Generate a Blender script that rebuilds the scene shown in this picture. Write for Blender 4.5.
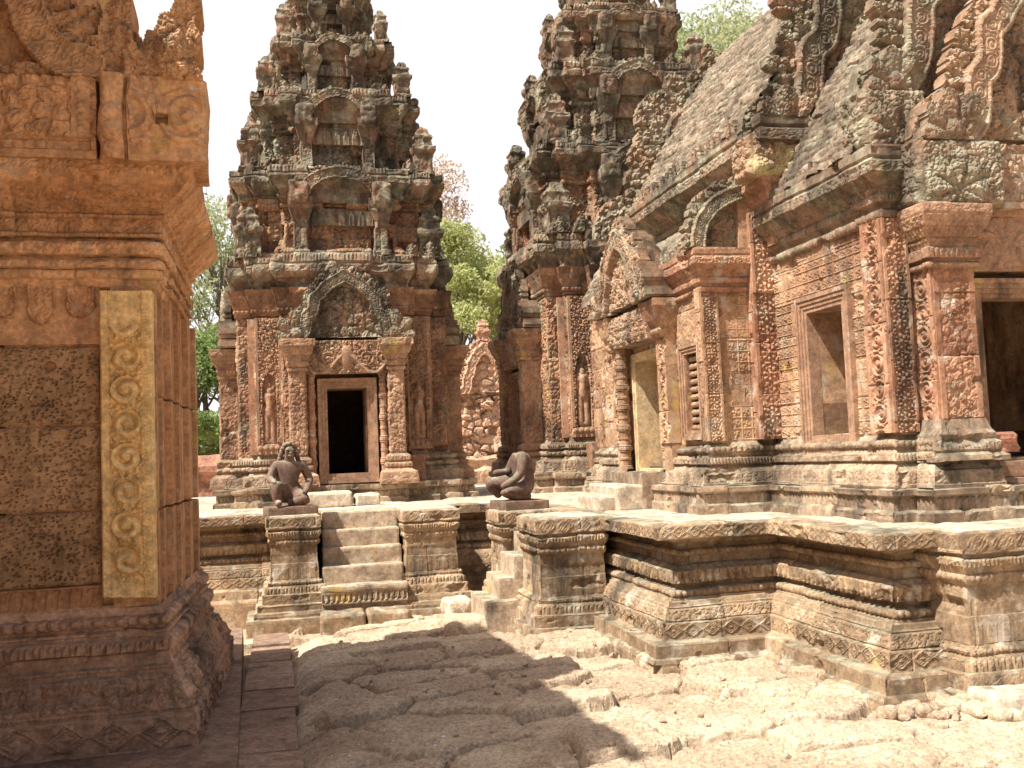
import bpy, math, random
import numpy as np

# ------------------------------------------------------------------ camera, sky, sun, exposure
SC = bpy.context.scene
for _o in list(bpy.data.objects):
    bpy.data.objects.remove(_o)
COL = SC.collection
R = math.radians

CAM_H = 1.6
cam_d = bpy.data.cameras.new('camera')
cam = bpy.data.objects.new('camera', cam_d)
COL.objects.link(cam)
cam_d.sensor_width = 36.0
cam_d.lens = 1000.0 / 1024.0 * 36.0
cam_d.clip_start = 0.05
cam_d.clip_end = 4000.0
from mathutils import Matrix, Vector
_yaw, _pitch, _roll = R(12.95), R(4.0), R(-2.32)
_fw = Vector((math.sin(_yaw) * math.cos(_pitch), math.cos(_yaw) * math.cos(_pitch), math.sin(_pitch)))
_rt = Vector((math.cos(_yaw), -math.sin(_yaw), 0.0))
_up = _rt.cross(_fw)
_r2 = _rt * math.cos(_roll) + _up * math.sin(_roll)
_u2 = _up * math.cos(_roll) - _rt * math.sin(_roll)
_m = Matrix((_r2, _u2, -_fw)).transposed().to_4x4()
_m.translation = (0, 0, CAM_H)
cam.matrix_world = _m
SC.camera = cam

SUN_DIR = Vector((0.575, 0.23, -1.0)).normalized()          # the way the light travels
SUN_EL = math.asin(-SUN_DIR.z)
SUN_ROT = math.atan2(-SUN_DIR.x, -SUN_DIR.y)
world = bpy.data.worlds.new('World')
SC.world = world
world.use_nodes = True
wn, wl = world.node_tree.nodes, world.node_tree.links
wn.clear()
w_out = wn.new('ShaderNodeOutputWorld')
w_bg = wn.new('ShaderNodeBackground')
w_sky = wn.new('ShaderNodeTexSky')
w_sky.sky_type = 'NISHITA'
w_sky.sun_disc = False
w_sky.sun_elevation = SUN_EL
w_sky.sun_rotation = SUN_ROT
w_sky.air_density = 1.0
w_sky.dust_density = 6.0
w_sky.ozone_density = 0.6
w_bg.inputs['Strength'].default_value = 0.075
# a bright veil of thin white cloud standing over the far half of the sky
w_tc = wn.new('ShaderNodeTexCoord')
w_dot = wn.new('ShaderNodeVectorMath')
w_dot.operation = 'DOT_PRODUCT'
w_dot.inputs[1].default_value = Vector((0.28, 0.90, 0.33)).normalized()
wl.new(w_tc.outputs['Generated'], w_dot.inputs[0])
w_no = wn.new('ShaderNodeTexNoise')
w_no.inputs['Scale'].default_value = 2.2
w_no.inputs['Detail'].default_value = 6.0
wl.new(w_tc.outputs['Generated'], w_no.inputs['Vector'])
w_ad = wn.new('ShaderNodeMath')
w_ad.operation = 'MULTIPLY_ADD'
w_ad.inputs[1].default_value = 0.25
wl.new(w_no.outputs['Fac'], w_ad.inputs[0])
wl.new(w_dot.outputs['Value'], w_ad.inputs[2])
w_mr = wn.new('ShaderNodeMapRange')
w_mr.interpolation_type = 'SMOOTHSTEP'
w_mr.inputs['From Min'].default_value = 0.55
w_mr.inputs['From Max'].default_value = 0.95
wl.new(w_ad.outputs['Value'], w_mr.inputs['Value'])
w_mx = wn.new('ShaderNodeMix')
w_mx.data_type = 'RGBA'
w_mx.inputs[7].default_value = (8.3, 8.2, 8.65, 1.0)
wl.new(w_mr.outputs['Result'], w_mx.inputs[0])
wl.new(w_sky.outputs['Color'], w_mx.inputs[6])
wl.new(w_mx.outputs[2], w_bg.inputs['Color'])
wl.new(w_bg.outputs['Background'], w_out.inputs['Surface'])

sun_d = bpy.data.lights.new('sun', 'SUN')
sun_d.energy = 5.0
sun_d.angle = R(0.5)
sun_d.color = (1.0, 0.95, 0.865)
sun = bpy.data.objects.new('sun', sun_d)
sun.rotation_euler = (-SUN_DIR).to_track_quat('Z', 'Y').to_euler()
sun.location = (-20, -8, 40)
COL.objects.link(sun)

SC.view_settings.view_transform = 'Standard'
SC.view_settings.look = 'None'
SC.view_settings.exposure = 0.85
SC.view_settings.gamma = 1.0
SC.view_settings.use_curve_mapping = False
SC.render.engine = 'CYCLES'
SC.cycles.max_bounces = 6
SC.cycles.diffuse_bounces = 4
SC.cycles.use_denoising = True

# ------------------------------------------------------------------ noise in numpy
def _h(ix, iy, iz, seed):
    x = (ix.astype(np.int64) * 374761393 + iy.astype(np.int64) * 668265263
         + iz.astype(np.int64) * 2147483647 + int(seed) * 974634777) & 0xFFFFFFFF
    x = ((x ^ (x >> 13)) * 1274126177) & 0xFFFFFFFF
    x = ((x ^ (x >> 16)) * 2246822519) & 0xFFFFFFFF
    x = x ^ (x >> 15)
    return (x & 0xFFFFFF).astype(np.float64) / 16777215.0

def vnoise(x, y, z, seed=0):
    x, y, z = np.broadcast_arrays(np.asarray(x, float), np.asarray(y, float), np.asarray(z, float))
    ix, iy, iz = np.floor(x), np.floor(y), np.floor(z)
    fx, fy, fz = x - ix, y - iy, z - iz
    fx, fy, fz = [t * t * (3 - 2 * t) for t in (fx, fy, fz)]
    r = 0
    for a in (0, 1):
        wx = fx if a else 1 - fx
        for b in (0, 1):
            wy = fy if b else 1 - fy
            for c in (0, 1):
                wz = fz if c else 1 - fz
                r = r + wx * wy * wz * _h(ix + a, iy + b, iz + c, seed)
    return r

def fbm(x, y, z, octv=3, seed=0):
    r, a, t = 0, 0.5, 0
    for i in range(octv):
        r = r + a * (vnoise(x, y, z, seed + i * 17) - 0.5)
        t += a
        x, y, z, a = x * 2.03, y * 2.03, z * 2.03, a * 0.5
    return r / t * 2.0            # about -1 .. 1

def worley(u, v, seed=0, jit=0.9):
    u, v = np.broadcast_arrays(np.asarray(u, float), np.asarray(v, float))
    iu, iv = np.floor(u), np.floor(v)
    f1 = np.full(u.shape, 9.0)
    f2 = np.full(u.shape, 9.0)
    cid = np.zeros(u.shape)
    zz = np.zeros(u.shape)
    for a in (-1, 0, 1):
        for b in (-1, 0, 1):
            px = iu + a + 0.5 + jit * (_h(iu + a, iv + b, zz, seed) - 0.5)
            py = iv + b + 0.5 + jit * (_h(iu + a, iv + b, zz + 1, seed) - 0.5)
            d = np.hypot(u - px, v - py)
            c = _h(iu + a, iv + b, zz + 2, seed)
            near = d < f1
            f2 = np.where(near, f1, np.minimum(f2, d))
            cid = np.where(near, c, cid)
            f1 = np.where(near, d, f1)
    return f1, f2, cid

# ------------------------------------------------------------------ carved ornament: height 0..1 at (u, v) metres on a band of height h
def _cells(u, p):
    k = np.floor(u / p)
    return k, (u / p - k - 0.5) * 2

def orn(kind, u, v, h, seed=0):
    vv = (v / max(h, 1e-6) - 0.5) * 2
    if kind == 'plain':
        return np.zeros(np.broadcast(u, v).shape)
    if kind == 'bead':
        k, uu = _cells(u, h * 1.12)
        return np.sqrt(np.clip(1 - uu * uu - vv * vv * 0.9, 0, 1))
    if kind == 'round':
        return np.sqrt(np.clip(1 - vv * vv, 0, 1)) + 0 * u
    if kind in ('lotus', 'lotusd'):
        k, uu = _cells(u, h * 0.6)
        t = (vv + 1) / 2 if kind == 'lotus' else (1 - vv) / 2
        w = np.sqrt(np.clip(1 - t ** 2.2, 0, 1)) * 0.92 + 1e-3
        a = np.abs(uu) / w
        return np.where(a < 1, np.sqrt(np.clip(1 - a * a, 0, 1)) * (0.55 + 0.45 * t) + 0.25 * (np.abs(a - 0.55) < 0.13), 0)
    if kind == 'teeth':
        k, uu = _cells(u, h * 0.6)
        return np.where(np.abs(uu) < 0.6, 1.0, 0.0) * (0.4 + 0.6 * (vv < 0.5))
    if kind == 'diamond':
        k, uu = _cells(u, h * 1.45)
        d = np.abs(uu) + np.abs(vv) * 0.95
        g = np.exp(-((d - 0.86) / 0.10) ** 2) + np.exp(-((d - 0.55) / 0.09) ** 2) * 0.6
        g += np.clip(1 - d / 0.34, 0, 1)
        e = np.hypot(np.abs(uu) - 1, np.abs(vv) - 1)
        g += 0.8 * np.clip(1 - e / 0.45, 0, 1)
        return np.clip(g, 0, 1.1)
    if kind == 'scroll':
        k, uu = _cells(u, h * 1.02)
        s = np.where(k.astype(int) % 2 == 0, 1.0, -1.0)
        yy = vv * s
        r = np.hypot(uu, yy)
        th = np.arctan2(yy, uu) / (2 * np.pi)
        q = (r * 2.1 - th) % 1.0
        sp = np.clip(1 - np.abs(q - 0.5) / 0.33, 0, 1) ** 0.7
        sp = np.where(r < 0.96, sp, 0)
        f1, f2, c = worley(u / h * 5.5, v / h * 5.5, seed)
        lf = np.clip(1 - f1 * 1.35, 0, 1)
        boss = np.sqrt(np.clip(1 - (r / 0.2) ** 2, 0, 1))
        return np.maximum(np.maximum(sp * 0.95, boss), np.where(r < 0.9, 0, lf * 0.85))
    if kind == 'bigscroll':
        k, uu = _cells(u, h * 1.12)
        s = np.where(k.astype(int) % 2 == 0, 1.0, -1.0)
        yy = vv * s
        uu = uu * 1.12
        r = np.hypot(uu, yy)
        th = np.arctan2(yy, uu) / (2 * np.pi)
        q = (r * 1.35 - th) % 1.0
        sp = np.clip(1.25 - np.abs(q - 0.45) / 0.36, 0, 1) ** 0.6
        sp = np.where(r < 0.97, sp, 0)
        f1, f2, c = worley(u / h * 6.5, v / h * 6.5, seed)
        lf = np.clip(1.1 - f1 * 1.5, 0, 1) * (0.6 + 0.4 * c)
        boss = np.sqrt(np.clip(1 - (r / 0.3) ** 2, 0, 1))
        return np.maximum(np.maximum(sp, boss), np.where(r < 0.93, 0, lf))
    if kind == 'rosette':
        k, uu = _cells(u, h * 1.0)
        r = np.hypot(uu, vv)
        th = np.arctan2(vv, uu)
        pet = np.clip(1 - np.abs(r - 0.58) / 0.34, 0, 1) * (0.55 + 0.45 * np.cos(8 * th))
        ring = np.exp(-((r - 0.28) / 0.07) ** 2)
        boss = np.sqrt(np.clip(1 - (r / 0.22) ** 2, 0, 1))
        f1, f2, c = worley(u / h * 5, v / h * 5, seed)
        return np.maximum(np.maximum(pet, boss), np.maximum(ring * 0.6, np.where(r > 0.92, np.clip(1 - f1 * 1.4, 0, 1), 0)))
    if kind == 'squares':
        p = 0.115
        ku, uu = _cells(u, p)
        kv, ww = _cells(v, p)
        edge = np.maximum(np.abs(uu), np.abs(ww))
        r = np.hypot(uu, ww)
        th = np.arctan2(ww, uu)
        g = np.clip(1 - np.abs(r - 0.5) / 0.3, 0, 1) * (0.5 + 0.5 * np.cos(4 * th + 0.78 * 2)) * 0.8
        g = np.maximum(g, np.clip(1 - r / 0.28, 0, 1))
        g = np.maximum(g, 0.55 * (np.abs(edge - 0.84) < 0.07))
        return g * (0.55 + 0.45 * _h(ku, kv, ku * 0, seed))
    if kind in ('foliage', 'fine'):
        s = max(0.05, min(0.13, h * 0.42)) if kind == 'foliage' else max(0.032, min(0.06, h * 0.3))
        w = 0.35 * s
        x = u + w * fbm(u / s, v / s, 0 * u + 3, 2, seed + 5)
        y = v + w * fbm(u / s, v / s, 0 * u + 9, 2, seed + 6)
        f1, f2, c = worley(x / s, y / s, seed)
        a = np.sqrt(np.clip(1 - (f1 / 0.62) ** 2, 0, 1)) * (0.5 + 0.5 * c)
        curl = 0.5 + 0.5 * np.cos(2 * np.pi * (f1 * 3.1 + c * 3))
        g1, g2, d = worley(x / s * 2.6, y / s * 2.6, seed + 3)
        b = np.clip(1 - g1 * 1.25, 0, 1)
        return np.clip(a * (0.55 + 0.3 * curl) + 0.35 * b * np.clip((f2 - f1) * 4, 0, 1), 0, 1.1)
    if kind == 'pits':
        s = 0.022
        f1, f2, c = worley(u / s * 0.8, v / s * 1.25, seed)
        big = fbm(u * 9, v * 12, 0 * u, 3, seed + 2)
        hole = np.clip((0.36 + 0.12 * big - f1) * 6, 0, 1) * (c > 0.45)
        return -hole - 0.25 * np.clip(big, 0, 1)
    if kind == 'rubble':
        f1, f2, c = worley(u / 0.28, v / 0.2, seed)
        return np.clip((f2 - f1) * 3.5, 0, 1) * (0.35 + 0.65 * c)
    raise ValueError(kind)

# ------------------------------------------------------------------ mesh accumulator
class Acc:
    def __init__(self):
        self.v, self.q, self.t, self.tone, self.n = [], [], [], [], 0
    def add(self, V, Q=None, T=None, tone=None):
        V = np.asarray(V, float).reshape(-1, 3)
        if Q is not None and len(Q):
            self.q.append(np.asarray(Q, np.int64).reshape(-1, 4) + self.n)
        if T is not None and len(T):
            self.t.append(np.asarray(T, np.int64).reshape(-1, 3) + self.n)
        self.v.append(V)
        self.tone.append(np.full(len(V), 0.5) if tone is None else np.broadcast_to(np.asarray(tone, float).reshape(-1), (len(V),)))
        self.n += len(V)
        return self
    def build(self, name, mat, parent=None, smooth=False):
        V = np.concatenate(self.v) if self.v else np.zeros((0, 3))
        if parent is not None:
            V = V - np.array(BASE[parent.name])
        tone = np.concatenate(self.tone) if self.tone else np.zeros(0)
        Q = np.concatenate(self.q) if self.q else np.zeros((0, 4), np.int64)
        T = np.concatenate(self.t) if self.t else np.zeros((0, 3), np.int64)
        me = bpy.data.meshes.new(name)
        me.vertices.add(len(V))
        me.vertices.foreach_set('co', V.astype(np.float32).ravel())
        loops = np.concatenate([Q.ravel(), T.ravel()]).astype(np.int32)
        me.loops.add(len(loops))
        me.loops.foreach_set('vertex_index', loops)
        npoly = len(Q) + len(T)
        me.polygons.add(npoly)
        st = np.concatenate([np.arange(len(Q)) * 4, len(Q) * 4 + np.arange(len(T)) * 3]).astype(np.int32)
        me.polygons.foreach_set('loop_start', st)
        me.update(calc_edges=True)
        me.polygons.foreach_set('use_smooth', np.full(npoly, bool(smooth)))
        at = me.attributes.new('tone', 'FLOAT', 'POINT')
        at.data.foreach_set('value', tone.astype(np.float32))
        if mat is not None:
            me.materials.append(mat)
        me.validate()
        o = bpy.data.objects.new(name, me)
        COL.objects.link(o)
        if parent is not None:
            o.parent = parent
            BASE[o.name] = BASE[parent.name]
        else:
            BASE[o.name] = (0.0, 0.0, 0.0)
        return o

BASE = {}
def thing(name, label, cat, loc=(0, 0, 0), group=None, rotz=0.0):
    o = bpy.data.objects.new(name, None)
    o.empty_display_size = 0.2
    COL.objects.link(o)
    o.location = loc
    o.rotation_euler = (0, 0, rotz)
    o['label'] = label
    o['category'] = cat
    if group:
        o['group'] = group
    BASE[o.name] = tuple(loc)
    return o

def tag(o, label=None, cat=None, group=None, kind=None):
    if label: o['label'] = label
    if cat: o['category'] = cat
    if group: o['group'] = group
    if kind: o['kind'] = kind
    return o

def gridq(nu, nv, off=0):
    i, j = np.meshgrid(np.arange(nu - 1), np.arange(nv - 1), indexing='ij')
    a = i * nv + j
    return np.stack([a, a + nv, a + nv + 1, a + 1], -1).reshape(-1, 4) + off

def weather(P, amp, scale=0.25, seed=0):
    """a displacement that depends on the place only, so neighbouring faces stay closed"""
    if amp <= 0:
        return P
    x, y, z = P[..., 0] / scale, P[..., 1] / scale, P[..., 2] / scale
    D = np.stack([fbm(x, y, z, 3, seed), fbm(x + 31, y, z, 3, seed + 7), fbm(x, y + 47, z, 3, seed + 13)], -1)
    return P + amp * D

# a moulded wall: the plan line fp (outside on the right of the walk) swept up a profile
# prof: list of (offset, z, ornament of the stretch that ENDS here, depth)
def mould(acc, fp, prof, closed=True, res=0.02, seed=0, wamp=0.004, wscale=0.25, blen=0.62, bj=0.003, course=0.3,
          skip=(), groove=0.006, resu=None):
    fp = np.asarray(fp, float)
    n = len(fp)
    ne = n if closed else n - 1
    d = np.roll(fp, -1, 0) - fp
    ln = np.hypot(d[:, 0], d[:, 1])
    ln[ln == 0] = 1
    nrm = np.stack([d[:, 1], -d[:, 0]], -1) / ln[:, None]
    mit = np.zeros((n, 2))
    for i in range(n):
        if closed or 0 < i < n - 1:
            a, b = nrm[i - 1], nrm[i]
            mit[i] = (a + b) / max(0.25, 1 + a.dot(b))
        else:
            mit[i] = nrm[0] if i == 0 else nrm[n - 2]
    ov, zv, kv, vl, hl, dl, no, nz = [], [], [], [], [], [], [], []
    for k in range(len(prof) - 1):
        o0, z0 = prof[k][:2]
        o1, z1 = prof[k + 1][:2]
        kind = prof[k + 1][2] if len(prof[k + 1]) > 2 else 'plain'
        dep = prof[k + 1][3] if len(prof[k + 1]) > 3 else 0.0
        L = math.hypot(o1 - o0, z1 - z0)
        m = max(1, int(math.ceil(L / res)))
        if kind == 'plain':
            m = max(1, int(math.ceil(L / (res * 2))))
        if kind in ('bead', 'round', 'lotus', 'lotusd', 'teeth'):
            m = max(m, 6)
        t = np.linspace(0, 1, m + 1)
        t = t if k == len(prof) - 2 else t[:-1]
        for q in t:
            ov.append(o0 + (o1 - o0) * q); zv.append(z0 + (z1 - z0) * q); kv.append((kind, k)); vl.append(L * q); hl.append(L); dl.append(dep)
            no.append((z1 - z0) / max(L, 1e-9)); nz.append(-(o1 - o0) / max(L, 1e-9))
    ov, zv, vl, hl, dl, no, nz = map(np.array, (ov, zv, vl, hl, dl, no, nz))
    nv = len(ov)
    segs = sorted(set(kv), key=lambda q: q[1])
    ru = resu or res
    for i in range(ne):
        if i in skip or ln[i] < 1e-4:
            continue
        j = (i + 1) % n
        A = fp[i][None] + mit[i][None] * ov[:, None]
        B = fp[j][None] + mit[j][None] * ov[:, None]
        nu = max(2, int(math.ceil(ln[i] / ru)) + 1)
        t = np.linspace(0, 1, nu)
        XY = A[None] * (1 - t[:, None, None]) + B[None] * t[:, None, None]
        P = np.concatenate([XY, np.broadcast_to(zv[None, :, None], (nu, nv, 1))], -1)
        al = d[i] / ln[i]
        U = XY @ al                                             # arc along the wall in world units
        f = np.clip(np.minimum(t, 1 - t)[:, None] * ln[i] / 0.02, 0, 1)
        H = np.zeros((nu, nv))
        for (kind, k) in segs:
            sel = np.array([q == (kind, k) for q in kv])
            if kind == 'plain' or not sel.any():
                continue
            H[:, sel] = orn(kind, U[:, sel] - U[0, 0], np.broadcast_to(vl[sel][None], (nu, sel.sum())), hl[sel][0], seed + i) * dl[sel][None]
        PX, PY, PZ = XY[..., 0], XY[..., 1], np.broadcast_to(zv[None, :], (nu, nv))
        wr = fbm(PX * 2.3, PY * 2.3, PZ * 3.1, 3, seed + 61)
        H = H * np.clip(1.15 - 2.2 * np.clip(wr - 0.12, 0, 1), 0.15, 1)
        chip = np.clip(fbm(PX * 5.5, PY * 5.5, PZ * 7.0, 3, seed + 62) - 0.30, 0, 1)
        H = H - np.minimum(chip * 0.12, 0.03) * (wamp > 0)
        cz = np.floor(zv / course)
        off = _h(cz, cz * 0 + i, cz * 0, seed + 91) * blen
        bu = (U + off[None]) / blen
        bk = np.floor(bu)
        tone = _h(bk, np.broadcast_to(cz[None], bk.shape), bk * 0 + i, seed + 5)
        H = H + (tone - 0.5) * 2 * bj
        if groove > 0:
            fu = np.minimum(bu - bk, 1 - (bu - bk)) * blen
            H = H - groove * (fu < ru * 0.6)
        H = H * f
        N = np.concatenate([np.broadcast_to(nrm[i][None, None], (nu, nv, 2)) * no[None, :, None],
                            np.broadcast_to(nz[None, :, None], (nu, nv, 1))], -1)
        P = P + N * H[..., None]
        P[..., 2] += (tone - 0.5) * 0.012 * f * (wamp > 0)
        P = weather(P, wamp, wscale, seed)
        acc.add(P.reshape(-1, 3), gridq(nu, nv), tone=tone)
    return acc

# a carved slab: a height field over (u, w) cut out by a mask, with thickness behind it
def plate(acc, org, ex, ez, W, Hh, res, height=None, mask=None, thick=0.1, u0=0.0, w0=0.0, tone=None, wamp=0.0, wscale=0.25, seed=0, back=True):
    ex, ez = np.asarray(ex, float), np.asarray(ez, float)
    nn = np.cross(ex, ez)
    nu = max(2, int(round(W / res)) + 1)
    nw = max(2, int(round(Hh / res)) + 1)
    u = np.linspace(u0, u0 + W, nu)
    w = np.linspace(w0, w0 + Hh, nw)
    U, Wg = np.meshgrid(u, w, indexing='ij')
    hgt = np.zeros_like(U) if height is None else height(U, Wg)
    P = np.asarray(org, float) + U[..., None] * ex + Wg[..., None] * ez
    F = P + nn * hgt[..., None]
    if mask is None:
        M = np.ones((nu - 1, nw - 1), bool)
    else:
        uc, wc = (u[:-1] + u[1:]) / 2, (w[:-1] + w[1:]) / 2
        M = mask(*np.meshgrid(uc, wc, indexing='ij'))
    Bk = P - nn * thick
    F = weather(F, wamp, wscale, seed)
    Bk = weather(Bk, wamp, wscale, seed)
    tn = np.full(U.shape, 0.5) if tone is None else (tone(U, Wg) if callable(tone) else np.full(U.shape, tone))
    N = nu * nw
    i, j = np.nonzero(M)
    a = i * nw + j
    q = [np.stack([a, a + nw, a + nw + 1, a + 1], -1)]
    if back:
        q.append(np.stack([a, a + 1, a + nw + 1, a + nw], -1) + N)
    Mp = np.pad(M, 1)
    for (di, dj, p0, p1) in ((-1, 0, 1, 0), (1, 0, nw, nw + 1), (0, -1, 0, nw), (0, 1, nw + 1, 1)):
        e = M & ~Mp[1 + di:1 + di + M.shape[0], 1 + dj:1 + dj + M.shape[1]]
        i, j = np.nonzero(e)
        b = i * nw + j
        q.append(np.stack([b + p0, b + p0 + N, b + p1 + N, b + p1], -1)[:, ::-1])
    q = np.concatenate(q)
    used = np.zeros(2 * N, bool)
    used[q.ravel()] = True
    remap = np.cumsum(used) - 1
    V = np.concatenate([F.reshape(-1, 3), Bk.reshape(-1, 3)])[used]
    acc.add(V, remap[q], tone=np.concatenate([tn.ravel(), tn.ravel()])[used])
    return acc

def slab(acc, x0, x1, y0, y1, z0, z1, res=0.04, wamp=0.006, wscale=0.2, seed=0, tone=0.5, bev=0.012):
    """a block of stone with eased, weathered edges"""
    c = np.array([(x0 + x1) / 2, (y0 + y1) / 2, (z0 + z1) / 2])
    s = np.array([x1 - x0, y1 - y0, z1 - z0]) / 2
    for ax in range(3):
        b, cx = (ax + 1) % 3, (ax + 2) % 3
        for sg in (-1, 1):
            nb, nc = max(2, int(2 * s[b] / res) + 2), max(2, int(2 * s[cx] / res) + 2)
            gb, gc = np.meshgrid(np.linspace(-s[b], s[b], nb), np.linspace(-s[cx], s[cx], nc), indexing='ij')
            L = np.zeros(gb.shape + (3,))
            L[..., ax] = sg * s[ax]
            L[..., b] = gb
            L[..., cx] = gc
            lim = np.maximum(s - bev, 1e-4)
            core = np.clip(L, -lim, lim)
            dlt = L - core
            r = np.linalg.norm(dlt, axis=-1, keepdims=True)
            L = core + np.where(r > 1e-9, dlt / np.maximum(r, 1e-9) * np.minimum(r, bev), 0)
            P = weather(L + c, wamp, wscale, seed)
            qd = gridq(nb, nc)
            acc.add(P.reshape(-1, 3), qd if sg > 0 else qd[:, ::-1], tone=tone)
    return acc

def rect(x0, x1, y0, y1):
    return [(x0, y0), (x1, y0), (x1, y1), (x0, y1)]

def redent(cx, cy, hx, hy, steps):
    """a plan with stepped corners: steps = list of (dx, dy) cut from each corner, from the middle of a face outwards"""
    q = []
    xs = [hx - sum(s[0] for s in steps[k:]) for k in range(len(steps) + 1)]
    ys = [hy - sum(s[1] for s in steps[:k]) for k in range(len(steps) + 1)]
    # quarter (+x, -y): start on the front face, walk to the right face
    for k in range(len(steps) + 1):
        q.append((xs[k], -ys[k]))
        if k < len(steps):
            q.append((xs[k], -ys[k + 1]))
    out = []
    for sx, sy, rev in ((1, 1, False), (1, -1, True), (-1, -1, False), (-1, 1, True)):
        pts = [(cx + sx * px, cy + sy * py) for px, py in q]
        out += pts[::-1] if rev else pts
    return out

# ------------------------------------------------------------------ materials
def _nt(name):
    m = bpy.data.materials.new(name)
    m.use_nodes = True
    nt = m.node_tree
    nt.nodes.clear()
    out = nt.nodes.new('ShaderNodeOutputMaterial')
    b = nt.nodes.new('ShaderNodeBsdfPrincipled')
    nt.links.new(b.outputs['BSDF'], out.inputs['Surface'])
    b.inputs['Roughness'].default_value = 0.92
    b.inputs['Specular IOR Level'].default_value = 0.15
    return m, nt, b

class NB:
    def __init__(self, nt):
        self.nt = nt
        self.pos = nt.nodes.new('ShaderNodeNewGeometry')
    def link(self, a, b):
        self.nt.links.new(a, b)
    def noise(self, scale, detail=4, rough=0.55, vec=None, stretch=None, dist=0.0, off=0.0):
        n = self.nt.nodes.new('ShaderNodeTexNoise')
        n.inputs['Scale'].default_value = scale
        n.inputs['Detail'].default_value = detail
        n.inputs['Roughness'].default_value = rough
        n.inputs['Distortion'].default_value = dist
        src = vec or self.pos.outputs['Position']
        if stretch or off:
            mp = self.nt.nodes.new('ShaderNodeMapping')
            mp.inputs['Scale'].default_value = stretch or (1, 1, 1)
            mp.inputs['Location'].default_value = (off, off * 0.7, off * 1.3)
            self.link(src, mp.inputs['Vector'])
            src = mp.outputs['Vector']
        self.link(src, n.inputs['Vector'])
        return n.outputs['Fac']
    def ramp(self, fac, a, b, va=0.0, vb=1.0):
        n = self.nt.nodes.new('ShaderNodeMapRange')
        n.interpolation_type = 'SMOOTHSTEP'
        n.inputs['From Min'].default_value = a
        n.inputs['From Max'].default_value = b
        n.inputs['To Min'].default_value = va
        n.inputs['To Max'].default_value = vb
        self.link(fac, n.inputs['Value'])
        return n.outputs['Result']
    def math(self, op, a, b=None, c=None):
        n = self.nt.nodes.new('ShaderNodeMath')
        n.operation = op
        for k, x in enumerate((a, b, c)):
            if x is None: continue
            if isinstance(x, (int, float)): n.inputs[k].default_value = x
            else: self.link(x, n.inputs[k])
        return n.outputs['Value']
    def mix(self, fac, a, b, mode='MIX'):
        n = self.nt.nodes.new('ShaderNodeMix')
        n.data_type = 'RGBA'
        n.blend_type = mode
        n.clamp_factor = True
        for k, x in ((0, fac), (6, a), (7, b)):
            if isinstance(x, (int, float)): n.inputs[k].default_value = x
            elif isinstance(x, tuple): n.inputs[k].default_value = (*x, 1.0)
            else: self.link(x, n.inputs[k])
        return n.outputs[2]
    def attr(self, name):
        n = self.nt.nodes.new('ShaderNodeAttribute')
        n.attribute_name = name
        return n.outputs['Fac']
    def sep(self, v):
        n = self.nt.nodes.new('ShaderNodeSeparateXYZ')
        self.link(v, n.inputs[0])
        return n.outputs
    def bump(self, bsdf, h, strength=0.5, dist=0.01):
        n = self.nt.nodes.new('ShaderNodeBump')
        n.inputs['Strength'].default_value = strength
        n.inputs['Distance'].default_value = dist
        self.link(h, n.inputs['Height'])
        self.link(n.outputs['Normal'], bsdf.inputs['Normal'])
    def gray(self, v):
        n = self.nt.nodes.new('ShaderNodeCombineColor')
        for k in range(3): self.link(v, n.inputs[k])
        return n.outputs['Color']

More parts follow.
